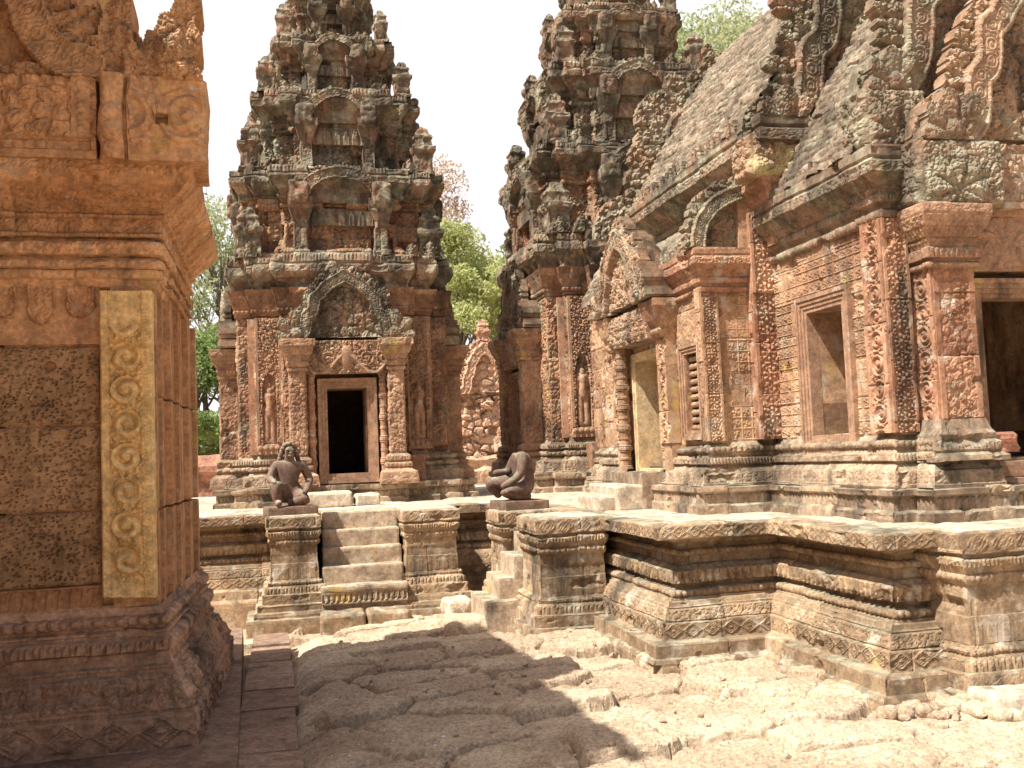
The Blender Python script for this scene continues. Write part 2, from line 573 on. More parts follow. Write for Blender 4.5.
def stone(name, c1, c2, yellow=0.0, yc=(0.52, 0.36, 0.13), lichen=0.0, dark=0.0, pale=0.0, bump=0.45, tone=0.35, zl=None, big=1.1):
    """sandstone: two hues in drifts, blocks of different tone, ochre patches, grey-green lichen that likes
    upward faces, dark algae in downward streaks, fine grain"""
    m, nt, b = _nt(name)
    g = NB(nt)
    n1 = g.ramp(g.noise(big, 6, 0.6), 0.36, 0.64)
    t = g.attr('tone')
    f = g.math('ADD', g.math('MULTIPLY', n1, 0.6), g.math('MULTIPLY', t, 0.4))
    col = g.mix(f, c1, c2)
    br = g.math('ADD', 1.0 - tone * 0.5, g.math('MULTIPLY', t, tone))
    col = g.mix(1.0, col, g.gray(br), 'MULTIPLY')
    sp = g.ramp(g.noise(34, 6, 0.7), 0.25, 0.75, 0.68, 1.22)
    col = g.mix(1.0, col, g.gray(sp), 'MULTIPLY')
    gm = g.ramp(g.noise(8.5, 9, 0.72, off=33.0), 0.34, 0.62, 0.66, 1.1)
    col = g.mix(1.0, col, g.gray(gm), 'MULTIPLY')
    if yellow > 0:
        ym = g.ramp(g.noise(1.9, 5, 0.62, off=4.0), 0.66 - 0.25 * yellow, 0.74 - 0.2 * yellow)
        col = g.mix(g.math('MULTIPLY', ym, 0.8), col, yc)
    if pale > 0:
        pm = g.ramp(g.noise(5.0, 7, 0.68, off=11.0), 0.62 - 0.22 * pale, 0.72 - 0.15 * pale)
        col = g.mix(g.math('MULTIPLY', pm, 0.75), col, (0.52, 0.45, 0.36))
    nz = g.sep(g.pos.outputs['Normal'])[2]
    if lichen > 0:
        base = g.noise(2.6, 9, 0.72, off=21.0)
        v = g.math('ADD', base, g.math('MULTIPLY', g.math('MAXIMUM', nz, 0.0), 0.22))
        if zl:
            zz = g.ramp(g.sep(g.pos.outputs['Position'])[2], zl[0], zl[1], 0.0, zl[2])
            v = g.math('ADD', v, zz)
        lm = g.ramp(v, 0.67 - 0.3 * lichen, 0.86 - 0.27 * lichen)
        lc = g.mix(g.ramp(g.noise(7, 6, 0.7, off=2.0), 0.4, 0.62), (0.115, 0.118, 0.082), (0.37, 0.36, 0.265))
        col = g.mix(g.math('MULTIPLY', lm, 0.78), col, lc)
    if dark > 0:
        base = g.noise(1.0, 8, 0.68, stretch=(2.4, 2.4, 0.75), off=7.0)
        v = g.math('ADD', base, g.math('MULTIPLY', g.math('MAXIMUM', nz, 0.0), 0.05))
        dm = g.ramp(v, 0.63 - 0.26 * dark, 0.80 - 0.22 * dark)
        col = g.mix(g.math('MULTIPLY', dm, 0.82), col, (0.055, 0.046, 0.036))
    g.link(col, b.inputs['Base Color'])
    hb = g.math('ADD', g.noise(55, 6, 0.7), g.math('MULTIPLY', g.noise(190, 3, 0.6), 0.5))
    g.bump(b, hb, bump, 0.012)
    return m

M = {}
M['red'] = stone('red_sandstone', (0.271, 0.118, 0.065), (0.422, 0.217, 0.124), yellow=0.12, lichen=0.16, dark=0.28, tone=0.45)
M['lib'] = stone('library_sandstone', (0.54, 0.27, 0.13), (0.68, 0.42, 0.235), yellow=0.24, lichen=0.08, dark=0.38, pale=0.14, tone=0.4)
M['libtop'] = stone('library_upper_sandstone', (0.469, 0.231, 0.118), (0.592, 0.364, 0.202), yellow=0.2, lichen=0.3, dark=0.58, pale=0.2, tone=0.3)
M['libbase'] = stone('library_base_sandstone', (0.45, 0.275, 0.175), (0.58, 0.38, 0.255), lichen=0.1, dark=0.36, tone=0.35)
M['ochre'] = stone('ochre_sandstone', (0.84, 0.565, 0.245), (0.90, 0.67, 0.345), dark=0.14, pale=0.12, tone=0.1)
M['laterite'] = stone('laterite', (0.53, 0.325, 0.175), (0.66, 0.44, 0.25), dark=0.2, tone=0.4, bump=0.8)
M['hall'] = stone('hall_sandstone', (0.332, 0.177, 0.107), (0.502, 0.330, 0.204), yellow=0.26, lichen=0.32, dark=0.50, pale=0.36, tone=0.5)
M['hallred'] = stone('hall_red_sandstone', (0.361, 0.177, 0.107), (0.512, 0.305, 0.194), yellow=0.12, lichen=0.28, dark=0.42, pale=0.38, tone=0.3)
M['hallbase'] = stone('hall_base_sandstone', (0.251, 0.175, 0.120), (0.412, 0.300, 0.206), lichen=0.33, dark=0.60, pale=0.36, tone=0.5)
M['gable'] = stone('gable_sandstone', (0.352, 0.202, 0.130), (0.502, 0.345, 0.231), yellow=0.14, lichen=0.58, dark=0.52, pale=0.46, tone=0.4)
M['frame'] = stone('frame_sandstone', (0.321, 0.182, 0.116), (0.452, 0.286, 0.185), yellow=0.14, dark=0.36, pale=0.2, lichen=0.16, tone=0.2)
M['top'] = stone('lichened_sandstone', (0.271, 0.163, 0.111), (0.402, 0.266, 0.180), yellow=0.12, lichen=0.86, dark=0.66, pale=0.3, tone=0.4)
M['tower'] = stone('tower_sandstone', (0.251, 0.123, 0.074), (0.392, 0.231, 0.139), yellow=0.2, lichen=0.48, dark=0.60, pale=0.22, tone=0.6)
M['towertop'] = stone('tower_upper_sandstone', (0.211, 0.118, 0.078), (0.332, 0.202, 0.134), yellow=0.08, lichen=0.92, dark=0.80, pale=0.14, tone=0.6)
M['terrace'] = stone('terrace_sandstone', (0.256, 0.172, 0.105), (0.432, 0.310, 0.196), yellow=0.12, yc=(0.483, 0.364, 0.192), lichen=0.20, dark=0.42, pale=0.4, tone=0.5)
M['paving'] = stone('paving_sandstone', (0.502, 0.404, 0.301), (0.663, 0.561, 0.432), lichen=0.10, dark=0.12, pale=0.5, tone=0.3)
M['path'] = stone('path_sandstone', (0.271, 0.177, 0.124), (0.361, 0.246, 0.176), dark=0.15, tone=0.25)
M['roof'] = stone('roof_stone', (0.215, 0.158, 0.112), (0.345, 0.27, 0.195), yellow=0.16, yc=(0.36, 0.28, 0.16), lichen=0.42, dark=0.46, pale=0.26, tone=0.5, bump=1.0, big=2.2)
M['statue'] = stone('statue_sandstone', (0.170, 0.110, 0.084), (0.271, 0.182, 0.139), lichen=0.26, dark=0.25, tone=0.1, bump=0.3)
M['statue_slab'] = stone('statue_slab', (0.161, 0.108, 0.078), (0.241, 0.158, 0.111), dark=0.30, tone=0.1)
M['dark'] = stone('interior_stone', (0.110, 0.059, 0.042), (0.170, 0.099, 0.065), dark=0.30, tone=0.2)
M['jamb'] = stone('smooth_jamb_stone', (0.522, 0.276, 0.143), (0.603, 0.394, 0.240), yellow=0.2, dark=0.25, tone=0.1)
M['yellowed'] = stone('yellow_lichened_sandstone', (0.36, 0.22, 0.14), (0.46, 0.33, 0.22), yellow=1.0, yc=(0.58, 0.50, 0.27), lichen=0.3, dark=0.4, pale=0.3)
M['pale_jamb'] = stone('pale_jamb_stone', (0.66, 0.47, 0.265), (0.76, 0.585, 0.365), dark=0.22, pale=0.1, tone=0.1)
M['ruin'] = stone('far_sandstone', (0.462, 0.266, 0.176), (0.583, 0.384, 0.259), pale=0.45, dark=0.20, lichen=0.05, tone=0.4)
M['enclosure'] = stone('enclosure_laterite', (0.282, 0.138, 0.092), (0.402, 0.207, 0.139), dark=0.30, tone=0.5)

M['step'] = stone('step_sandstone', (0.39, 0.29, 0.20), (0.57, 0.45, 0.325), yellow=0.14, lichen=0.12, dark=0.26, pale=0.45, tone=0.5)
M['white'] = _nt('white_scrap')[0]
M['white'].node_tree.nodes['Principled BSDF'].inputs['Base Color'].default_value = (0.85, 0.86, 0.9, 1)

def ground_mat():
    m, nt, b = _nt('worn_laterite_ground')
    g = NB(nt)
    n1 = g.ramp(g.noise(0.9, 6, 0.6), 0.35, 0.65)
    t = g.attr('tone')
    col = g.mix(g.math('ADD', g.math('MULTIPLY', n1, 0.5), g.math('MULTIPLY', t, 0.5)), (0.43, 0.31, 0.21), (0.57, 0.44, 0.31))
    sand = g.ramp(g.noise(1.6, 7, 0.7, off=3.0), 0.46, 0.60)
    col = g.mix(g.math('MULTIPLY', sand, 0.7), col, (0.70, 0.565, 0.40))
    sp = g.ramp(g.noise(38, 8, 0.8), 0.30, 0.66, 0.45, 1.2)
    col = g.mix(1.0, col, g.gray(sp), 'MULTIPLY')
    g.link(col, b.inputs['Base Color'])
    hb = g.math('ADD', g.noise(28, 7, 0.75), g.math('MULTIPLY', g.noise(110, 4, 0.7), 0.6))
    g.bump(b, hb, 0.8, 0.022)
    return m
M['ground'] = ground_mat()

def leaf_mat(name, c1, c2, trans=0.35):
    m, nt, b = _nt(name)
    g = NB(nt)
    t = g.attr('tone')
    col = g.mix(t, c1, c2)
    g.link(col, b.inputs['Base Color'])
    b.inputs['Roughness'].default_value = 0.6
    tr = nt.nodes.new('ShaderNodeBsdfTranslucent')
    g.link(col, tr.inputs['Color'])
    mx = nt.nodes.new('ShaderNodeMixShader')
    mx.inputs[0].default_value = trans
    g.link(b.outputs['BSDF'], mx.inputs[1])
    g.link(tr.outputs['BSDF'], mx.inputs[2])
    out = [n for n in nt.nodes if n.type == 'OUTPUT_MATERIAL'][0]
    g.link(mx.outputs['Shader'], out.inputs['Surface'])
    return m
M['leaf_bright'] = leaf_mat('bright_leaves', (0.33, 0.37, 0.14), (0.56, 0.58, 0.28), 0.5)
M['leaf_green'] = leaf_mat('green_leaves', (0.15, 0.22, 0.07), (0.30, 0.38, 0.14), 0.45)
M['leaf_pale'] = leaf_mat('pale_leaves', (0.28, 0.33, 0.16), (0.46, 0.49, 0.29), 0.5)
M['leaf_red'] = leaf_mat('dry_reddish_leaves', (0.42, 0.31, 0.22), (0.58, 0.46, 0.34), 0.45)
M['bark'] = stone('bark', (0.13, 0.1, 0.08), (0.24, 0.2, 0.16), tone=0.2, bump=0.8)

# ------------------------------------------------------------------ carved shapes
def catmull(pts, k=8):
    p = np.array(pts, float)
    p = np.concatenate([p[:1] * 2 - p[1:2], p, p[-1:] * 2 - p[-2:-1]])
    out = []
    for i in range(1, len(p) - 2):
        for t in np.linspace(0, 1, k, endpoint=False):
            a, b, c, d = p[i - 1], p[i], p[i + 1], p[i + 2]
            out.append(0.5 * ((2 * b) + (c - a) * t + (2 * a - 5 * b + 4 * c - d) * t * t + (3 * b - a - 3 * c + d) * t ** 3))
    out.append(p[-2])
    return np.array(out)

ARCH = [(1.0, 0.035), (0.90, 0.05), (0.80, 0.13), (0.76, 0.25), (0.735, 0.36), (0.64, 0.42), (0.60, 0.52), (0.585, 0.64), (0.48, 0.70),
        (0.40, 0.78), (0.28, 0.87), (0.12, 0.94), (0.0, 1.0)]
ROUNDARCH = [(1.0, 0.0), (0.98, 0.22), (0.92, 0.42), (0.8, 0.6), (0.62, 0.77), (0.38, 0.9), (0.15, 0.97), (0.0, 1.0)]

def polydist(U, Wg, C):
    best = np.full(U.shape, 1e9)
    sb = np.zeros(U.shape)
    s0 = 0.0
    ins = np.zeros(U.shape, bool)
    for a, b in zip(C[:-1], C[1:]):
        ab = b - a
        L = math.hypot(*ab) + 1e-12
        t = np.clip(((U - a[0]) * ab[0] + (Wg - a[1]) * ab[1]) / (L * L), 0, 1)
        d = np.hypot(U - a[0] - t * ab[0], Wg - a[1] - t * ab[1])
        c = d < best
        best = np.where(c, d, best)
        sb = np.where(c, s0 + t * L, sb)
        s0 += L
    CC = np.concatenate([C, C[:1]])
    for a, b in zip(CC[:-1], CC[1:]):
        cr = (a[1] > Wg) != (b[1] > Wg)
        dy = b[1] - a[1]
        xi = a[0] + (Wg - a[1]) * (b[0] - a[0]) / (dy if abs(dy) > 1e-12 else 1e-12)
        ins ^= cr & (U < xi)
    return best, sb, ins

FIG = [((0, .93), (0, 1.02), .035, .02), ((0, .88), (0, .91), .058, .05), ((0, .80), (0, .60), .075, .075), ((0, .80), (0, .78), .12, .05),
       ((0, .56), (0, .50), .095, .07), ((-.05, .50), (-.055, .06), .06, .04), ((.05, .50), (.055, .06), .06, .04),
       ((-.13, .78), (-.17, .58), .034, .028), ((-.17, .58), (-.14, .42), .03, .022), ((.13, .78), (.17, .60), .034, .028), ((.17, .60), (.15, .74), .028, .022),
       ((-.06, .02), (.06, .02), .05, .03)]

def figure(U, Wg, cx, z0, hgt):
    h = np.zeros(U.shape)
    x, z = (U - cx) / hgt, (Wg - z0) / hgt
    for (a, b, d, dep) in [(f[0], f[1], f[2], f[3]) for f in FIG]:
        ab = (b[0] - a[0], b[1] - a[1])
        L2 = ab[0] ** 2 + ab[1] ** 2 + 1e-9
        t = np.clip(((x - a[0]) * ab[0] + (z - a[1]) * ab[1]) / L2, 0, 1)
        r = np.hypot(x - a[0] - t * ab[0], z - a[1] - t * ab[1])
        h = np.maximum(h, np.sqrt(np.clip(1 - (r / d) ** 2, 0, 1)) * (dep + 0.03))
    return h * hgt

def frame3(org, ex, ez):
    org, ex, ez = np.asarray(org, float), np.asarray(ex, float), np.asarray(ez, float)
    return org, ex, ez, np.cross(ex, ez)

def pediment(name, mat, parent, org, ex, W, H, thick=0.25, res=0.02, seed=0, flame=0.13, band=0.055, naga=True, nmat=None, rough=0.012, arch=ARCH, inner='foliage',
             relief=0.05, wear=0.2, clip=None, figs=1, deep=0.0, ngs=(-1, 1), fill=1.0):
    """an ogee fronton: frame, row of flames along its back, carved tympanum, naga heads flaring at the ends"""
    ez = (0, 0, 1)
    hw = W / 2
    half = catmull([(x * hw, z * H) for x, z in arch])
    C = np.concatenate([half, (half * [-1, 1])[::-1][1:]])
    bw = band * W
    fl = flame * W
    p = max(0.06, 0.05 * W)
    def fields(U, Wg):
        d, s, ins = polydist(U, Wg, C)
        k, ss = _cells(s, p)
        rnd = _h(k, k * 0, k * 0, seed + 41)
        ext = bw + fl * (0.62 + 0.38 * rnd) * (1 - 0.26 * np.abs(ss) ** 2.2) * np.where(rnd < wear, 0.72, 1.0) * (0.8 + 0.3 * vnoise(s * 1.7, s * 0, s * 0, seed + 9))
        return d, s, ins, k, ss, ext
    def mask(U, Wg):
        d, s, ins, k, ss, ext = fields(U, Wg)
        mm = (ins | (d < ext)) & (Wg > 0)
        if clip is not None: mm &= clip(U, Wg)
        return mm
    def height(U, Wg):
        d, s, ins, k, ss, ext = fields(U, Wg)
        fr = relief * (0.9 + 0.35 * (np.abs(d / bw) > 0.72)) + 0.22 * relief * orn('scroll', s, np.clip(d + bw * 0.62, 0, bw * 1.24), bw * 1.24, seed)
        fr = fr + 0.35 * relief * np.sqrt(np.clip(1 - (d / bw) ** 2, 0, 1))
        ty = -deep + relief * fill * orn(inner, U + 50, Wg + 50, 0.26, seed)
        for q in range(figs):
            fx = (q - (figs - 1) / 2) * W * 0.17
            ty = np.maximum(ty, figure(U, Wg, fx, H * 0.06, H * (0.52 if figs == 1 else 0.4)) * 0.8 - deep)
        f = np.clip((d - bw) / np.maximum(ext - bw, 1e-4), 0, 1)
        outl = relief * (0.75 * np.sqrt(np.clip(1 - ss * ss, 0, 1)) * (1 - 0.35 * f) + 0.95 * orn('foliage', U + 3, Wg, 0.2, seed + 3) - 0.35)
        h = np.where(d < bw, fr, np.where(ins, ty, outl))
        return h
    a = Acc()
    tf = min(thick, 0.09)
    plate(a, org, ex, ez, W * 1.0 + 2 * (bw + fl), H + bw + fl, res, height, mask, tf, u0=-hw - bw - fl, wamp=rough, wscale=0.16, seed=seed)
    if thick > tf + 0.02:
        og, e_, z_, n_ = frame3(org, ex, ez)
        def mask2(U, Wg):
            d, s, ins = polydist(U, Wg, C)
            mm = (ins | (d < bw * 0.9)) & (Wg > 0)
            if clip is not None: mm &= clip(U, Wg)
            return mm
        plate(a, og - n_ * (tf - 0.02), ex, ez, W + 2 * bw, H + bw, max(res, 0.016), None, mask2, thick - tf + 0.02, u0=-hw - bw, wamp=0.02, wscale=0.2, seed=seed)
    o = a.build(name, mat, parent)
    if naga:
        for sg in ngs:
            na = Acc()
            naga_fan(na, np.asarray(org, float) + np.asarray(ex, float) * sg * hw * 1.02 + np.array([0, 0, 0.0]), ex, W * 0.2, sg, thick + 0.1, res, seed + 5 + sg)
            na.build('naga_head', nmat or mat, o)
    return o

def naga_fan(acc, org, ex, S, sg, thick, res, seed=0):
    """five-headed naga: a body rising from the frame's end and a fan of hoods"""
    org, ex, ez, nn = frame3(org, ex, (0, 0, 1))
    def polar(U, Wg):
        x, z = U * sg, Wg
        r = np.hypot(x + 0.25 * S, z - 0.15 * S) / S
        th = np.arctan2(z - 0.15 * S, x + 0.25 * S)
        return x, z, r, th
    def mask(U, Wg):
        x, z, r, th = polar(U, Wg)
        lob = 1.02 + 0.12 * np.cos(th * 9.0) + 0.25 * np.sin(np.clip(th, 0, 1.6))
        fan = (r < lob * 0.95) & (th > -0.25) & (th < 2.3)
        body = (np.abs(x + 0.1 * S) < 0.62 * S) & (z < 0.55 * S)
        return (fan | body) & (Wg > 0)
    def height(U, Wg):
        x, z, r, th = polar(U, Wg)
        rib = np.abs(np.cos(th * 4.5)) ** 0.6
        h = 0.14 * S * rib * np.clip(r * 1.6 - 0.2, 0, 1) + 0.1 * S
        rr = np.hypot(x + 0.2 * S, z - 0.32 * S) / S
        h = np.maximum(h, 0.30 * S * np.sqrt(np.clip(1 - (rr / 0.34) ** 2, 0, 1)))
        return h + 0.07 * S * orn('fine', U + 9, Wg, 0.14, seed)
    plate(acc, org + nn * 0.03, ex, ez, 2.4 * S, 1.7 * S, res, height, mask, thick, u0=-1.2 * S, wamp=0.006, seed=seed)
    return acc

def leaf_antefix(acc, org, ex, w, h, thick, res, seed=0):
    def mask(U, Wg):
        t = Wg / h
        return np.abs(U) < w / 2 * (1 - np.clip(t, 0, 1) ** 2.6) * (0.86 + 0.14 * np.cos(t * 22))
    def height(U, Wg):
        return 0.12 * w * np.sqrt(np.clip(1 - (U / (w * 0.18)) ** 2, 0, 1)) + 0.14 * w * orn('fine', U + seed, Wg, 0.14, seed)
    plate(acc, org, ex, (0, 0, 1), w, h, res, height, mask, thick, u0=-w / 2, wamp=0.006, seed=seed)

def mini_tower(acc, x, y, z, s, h, res=0.03, seed=0):
    """corner antefix shaped like a little tower"""
    p = []
    zz, w = 0.0, s
    for k in range(4):
        hh = h * (0.34, 0.26, 0.2, 0.2)[k]
        p += [(w * 0.86 / 1, zz), (w * 0.86, zz + hh * 0.6, 'plain'), (w, zz + hh * 0.68), (w, zz + hh * 0.94), (w * 0.84, zz + hh)]
        zz += hh
        w *= (0.86, 0.78, 0.66, 0.5)[k]
    p.append((0.02, zz))
    prof = [(o - 0.5 * s, z + q) + tuple(r) for o, q, *r in [(a[0], a[1], *a[2:]) for a in p]]
    fp = rect(x - 0.5 * s, x + 0.5 * s, y - 0.5 * s, y + 0.5 * s)
    prof = [(o - 0.0, q, *r) for o, q, *r in prof]
    mould(acc, fp, [(a[0] - 0.5 * s, *a[1:]) for a in prof], True, res, seed, wamp=0.012, wscale=0.12, bj=0, groove=0)

def revolve(acc, x, y, prof, n=14, seed=0, wamp=0.0, tone=0.5):
    """turned shaft: prof = [(radius, z)]"""
    r = np.array([q[0] for q in prof]); z = np.array([q[1] for q in prof])
    th = np.linspace(0, 2 * np.pi, n + 1)
    P = np.stack([x + r[None] * np.cos(th)[:, None], y + r[None] * np.sin(th)[:, None], np.broadcast_to(z[None], (n + 1, len(z)))], -1)
    P = weather(P, wamp, 0.2, seed)
    acc.add(P.reshape(-1, 3), gridq(n + 1, len(prof)), tone=tone)

def ringed(z0, z1, r, rings=5, seed=0):
    p = []
    L = z1 - z0
    for k in range(rings):
        a = z0 + L * k / rings
        b = a + L / rings
        h = b - a
        p += [(r * 1.22, a), (r * 1.22, a + h * .06), (r * 1.06, a + h * .09), (r * 1.16, a + h * .13), (r * .94, a + h * .17), (r * .9, a + h * .42), (r * 1.04, a + h * .46), (r * 1.04, a + h * .54), (r * .9, a + h * .58), (r * .94, a + h * .83), (r * 1.16, a + h * .87), (r * 1.06, a + h * .91), (r * 1.22, a + h * .94)]
    p.append((r * 1.22, z1))
    return p

def strip(acc, org, ex, W, H, kind, depth, res=0.012, thick=0.06, seed=0, edge=0.18, wamp=0.004, tone=0.5, vertical=True):
    """a pilaster strip or band of relief between two plain fillets, built of several blocks and worn in places"""
    bl = 0.52 if vertical else 0.6
    def blk(U, Wg):
        q = (Wg if vertical else U) / bl + 0.37 * seed
        k = np.floor(q)
        q = q + 0.25 * (_h(k, k * 0, k * 0, seed) - 0.5) * 0
        return k, np.minimum(q - k, 1 - (q - k)) * bl
    def height(U, Wg):
        k, dj = blk(U, Wg)
        if vertical:
            inner = W * (1 - 2 * edge)
            hh = orn(kind, Wg + seed * 0.37 + 0.07 * _h(k, k * 0, k * 0, seed + 4), np.clip(U - W * edge, 0, inner), inner, seed) * depth
            e = np.minimum(U, W - U)
        else:
            inner = H * (1 - 2 * edge)
            hh = orn(kind, U + seed * 0.37, np.clip(Wg - H * edge, 0, inner), inner, seed) * depth
            e = np.minimum(Wg, H - Wg)
        lim = (W if vertical else H) * edge
        hh = np.where(e < lim, depth * 0.8, hh)
        wr = fbm(U * 3 + org[0], Wg * 3 + org[2], U * 0 + org[1], 3, seed + 61)
        hh = hh * np.clip(1.15 - 2.4 * np.clip(wr - 0.12, 0, 1), 0.2, 1)
        hh = hh + (_h(k, k * 0, k * 0, seed + 5) - 0.5) * 0.014 - 0.010 * (dj < res * 0.6)
        chip = np.clip(fbm(U * 7 + org[0], Wg * 7 + org[2], U * 0 + org[1], 3, seed + 62) - 0.32, 0, 1)
        return hh - np.minimum(chip * 0.14, 0.03)
    def tn(U, Wg):
        return _h(blk(U, Wg)[0], U * 0, U * 0, seed + 5)
    plate(acc, org, ex, (0, 0, 1), W, H, res, height, None, thick, tone=tn, wamp=wamp, seed=seed)
    return acc

def wall(acc, org, ex, W, H, kind='squares', depth=0.012, res=0.014, thick=0.4, holes=(), seed=0, blen=0.55, course=0.32, bj=0.006, wamp=0.004, back=True):
    """a wall of blocks with shallow relief and real openings; holes = (u0, u1, w0, w1)"""
    def ids(U, Wg):
        c = np.floor(Wg / course)
        off = _h(c, c * 0, c * 0, seed + 3) * blen
        b = (U + off) / blen
        return c, b
    def height(U, Wg):
        c, b = ids(U, Wg)
        t = _h(np.floor(b), c, c * 0, seed + 5)
        fu = np.minimum(b % 1, 1 - b % 1) * blen
        fw = np.minimum(Wg % course, course - Wg % course)
        g = 0.007 * (np.minimum(fu, fw) < res * 0.55)
        er = _h(np.floor(b), c, c * 0 + 1, seed + 8)
        return orn(kind, U + 7, Wg + 7, H if kind not in ('squares', 'foliage', 'fine', 'pits', 'rubble') else 0.3, seed) * depth * np.where(er < 0.12, 0.3, 1) * np.clip(1.2 - 2.4 * np.clip(fbm(U * 2.6 + 3, Wg * 2.6, U * 0, 3, seed + 61) - 0.1, 0, 1), 0.15, 1) - np.minimum(np.clip(fbm(U * 6, Wg * 6, U * 0, 3, seed + 62) - 0.34, 0, 1) * 0.14, 0.03) + (t - 0.5) * 2 * bj - g
    def tone(U, Wg):
        c, b = ids(U, Wg)
        return _h(np.floor(b), c, c * 0, seed + 5)
    def mask(U, Wg):
        m = np.ones(U.shape, bool)
        for (a, b, c, d) in holes:
            m &= ~((U > a) & (U < b) & (Wg > c) & (Wg < d))
        return m
    plate(acc, org, ex, (0, 0, 1), W, H, res, height, mask if holes else None, thick, tone=tone, wamp=wamp, seed=seed, back=back)
    return acc

def box_frame(acc, org, ex, W, H, t, proud, depth, res=0.03, seed=0, sill=True, steps=2):
    """door or window surround: nested fillets round an opening W x H whose lower left corner is org"""
    org, ex, ez, nn = frame3(org, ex, (0, 0, 1))
    for k in range(steps):
        f0 = t * k / steps
        f1 = t * (k + 1) / steps
        pr = proud * (1 - 0.42 * k) if steps > 1 else proud
        pr = proud * (0.15 + 0.85 * (k + 1) / steps)
        for (a, b, c, d) in ((-f1, -f0, -f1 if sill else 0, H + f1), (W + f0, W + f1, -f1 if sill else 0, H + f1), (-f0, W + f0, H + f0, H + f1)) + (((-f0, W + f0, -f1, -f0),) if sill else ()):
            plate(acc, org + nn * pr, ex, ez, b - a, d - c, res, None, None, depth + pr, u0=a, w0=c, wamp=0.003, seed=seed + k)
    return acc

# fix-up of the little tower antefix: tiers of a square shaft
def mini_tower(acc, x, y, z, s, h, res=0.03, seed=0):
    pr = [(.46, 0), (.46, .08), (.40, .10), (.38, .40), (.44, .44), (.50, .50), (.50, .58), (.38, .60), (.34, .72), (.40, .76), (.38, .80), (.26, .84), (.22, .92), (.10, .98), (.01, 1.0)]
    b = 0.3 * s
    mould(acc, rect(x - b, x + b, y - b, y + b), [(o * s - b, z + q * h) + ((('fine', .02 * s / .4),) if False else ()) for o, q in pr], True, res, seed, wamp=0.03, wscale=0.13, bj=0.012, groove=0.01, blen=0.14, course=0.13)

TOP = 1.012
HS = 0.88                                     # the size of the hall and the towers against their drawing sheet
# ------------------------------------------------------------------ ground, path, terrace
def ground_h(X, Y):
    base = -0.055 * np.clip(Y - 8.6, 0, 3) - 0.05 * np.clip(1.5 - X, 0, 2) * (Y < 13) - 0.10 * np.clip(0.25 - X, 0, 0.25) / 0.25 * (Y < 10.6)
    base = np.where((X > -0.4) & (X < 6) & (Y > 3) & (Y < 12.5), base, np.maximum(base, -0.33))
    fade = np.clip((X - 0.03) / 0.10, 0, 1) * np.clip((12.4 - Y) / 0.6, 0, 1) * np.clip((Y - 3.6) / 0.5, 0, 1) * np.clip((6 - X) / 0.5, 0, 1)
    wx = X + 0.13 * fbm(X * 1.6, Y * 1.6, X * 0, 3, 3)
    wy = Y + 0.11 * fbm(X * 1.6, Y * 1.6, X * 0 + 5, 3, 4)
    f1, f2, c = worley(wx / 0.66, wy / 0.43, 12, 0.8)
    e = f2 - f1 + 0.10 * fbm(X * 7, Y * 7, X * 0, 3, 14)
    lump = 0.10 * (c - 0.5) + 0.04 * np.clip(e / 0.16, 0, 1) ** 0.5 - 0.05 * (1 - np.clip(e / 0.06, 0, 1)) - 0.03
    sandy = np.clip((fbm(X * 0.55, Y * 0.55, X * 0, 2, 21) + 0.05) * 2.2, 0, 1)
    lump = np.where(c < 0.4, lump * (1 - 0.85 * sandy), lump)
    pit = worley(X / 0.035, Y / 0.03, 33)
    pit2 = worley(X / 0.08, Y / 0.07, 35)
    lump = lump - 0.022 * np.clip(0.42 - pit[0], 0, 1) * (pit[2] > 0.45) - 0.035 * np.clip(0.36 - pit2[0], 0, 1) * (pit2[2] > 0.6)
    rough = 0.022 * fbm(X * 3.2, Y * 3.2, X * 0, 4, 8) + 0.011 * fbm(X * 13, Y * 13, X * 0, 4, 9)
    g1, g2, gc = worley(X / 0.11, Y / 0.09, 31)
    grit = 0.012 * np.sqrt(np.clip(1 - (g1 / 0.5) ** 2, 0, 1)) * (gc > 0.75)
    return base + fade * (lump + rough + grit), c * fade + 0.5 * (1 - fade)

def geo(a, lo, hi):
    d = 0.05
    out = []
    x = lo
    while x > -a:
        x -= d
        d *= 1.35
        out.append(x)
    return out[::-1]
xs = np.array(geo(1500, -0.4, 0) + list(np.arange(-0.4, 6.2, 0.0125)) + [12 - q for q in geo(1500, 5.8, 0)][::-1])
ys = np.array(geo(1500, 4.0, 0) + list(np.arange(4.0, 12.7, 0.0125)) + [25.4 - q for q in geo(1500, 12.7, 0)][::-1])
GX, GY = np.meshgrid(np.unique(xs), np.unique(ys), indexing='ij')
GZ, GT = ground_h(GX, GY)
a = Acc()
a.add(np.stack([GX, GY, GZ], -1).reshape(-1, 3), gridq(GX.shape[0], GX.shape[1]), tone=GT)
gr = a.build('ground', M['ground'])
gr['kind'] = 'structure'
def gz(x, y):
    return float(ground_h(np.array([[x]]), np.array([[y]]))[0][0, 0])

# path of long slabs beside the library
a = Acc()
y = 3.4
k = 0
rnd = random.Random(4)
while y < 10.4:
    d = rnd.uniform(0.36, 0.62)
    y1 = min(y + d, 10.42)
    slab(a, -0.34, 0.07 - 0.012 * (y - 5) + rnd.uniform(-0.02, 0.02), y + 0.006, y1 - 0.004, -0.36, -0.085 + rnd.uniform(-0.012, 0.012), 0.05, 0.006, 0.3, k, rnd.random())
    y = y1
    k += 1
pa = a.build('path', M['path'])
pa['kind'] = 'structure'

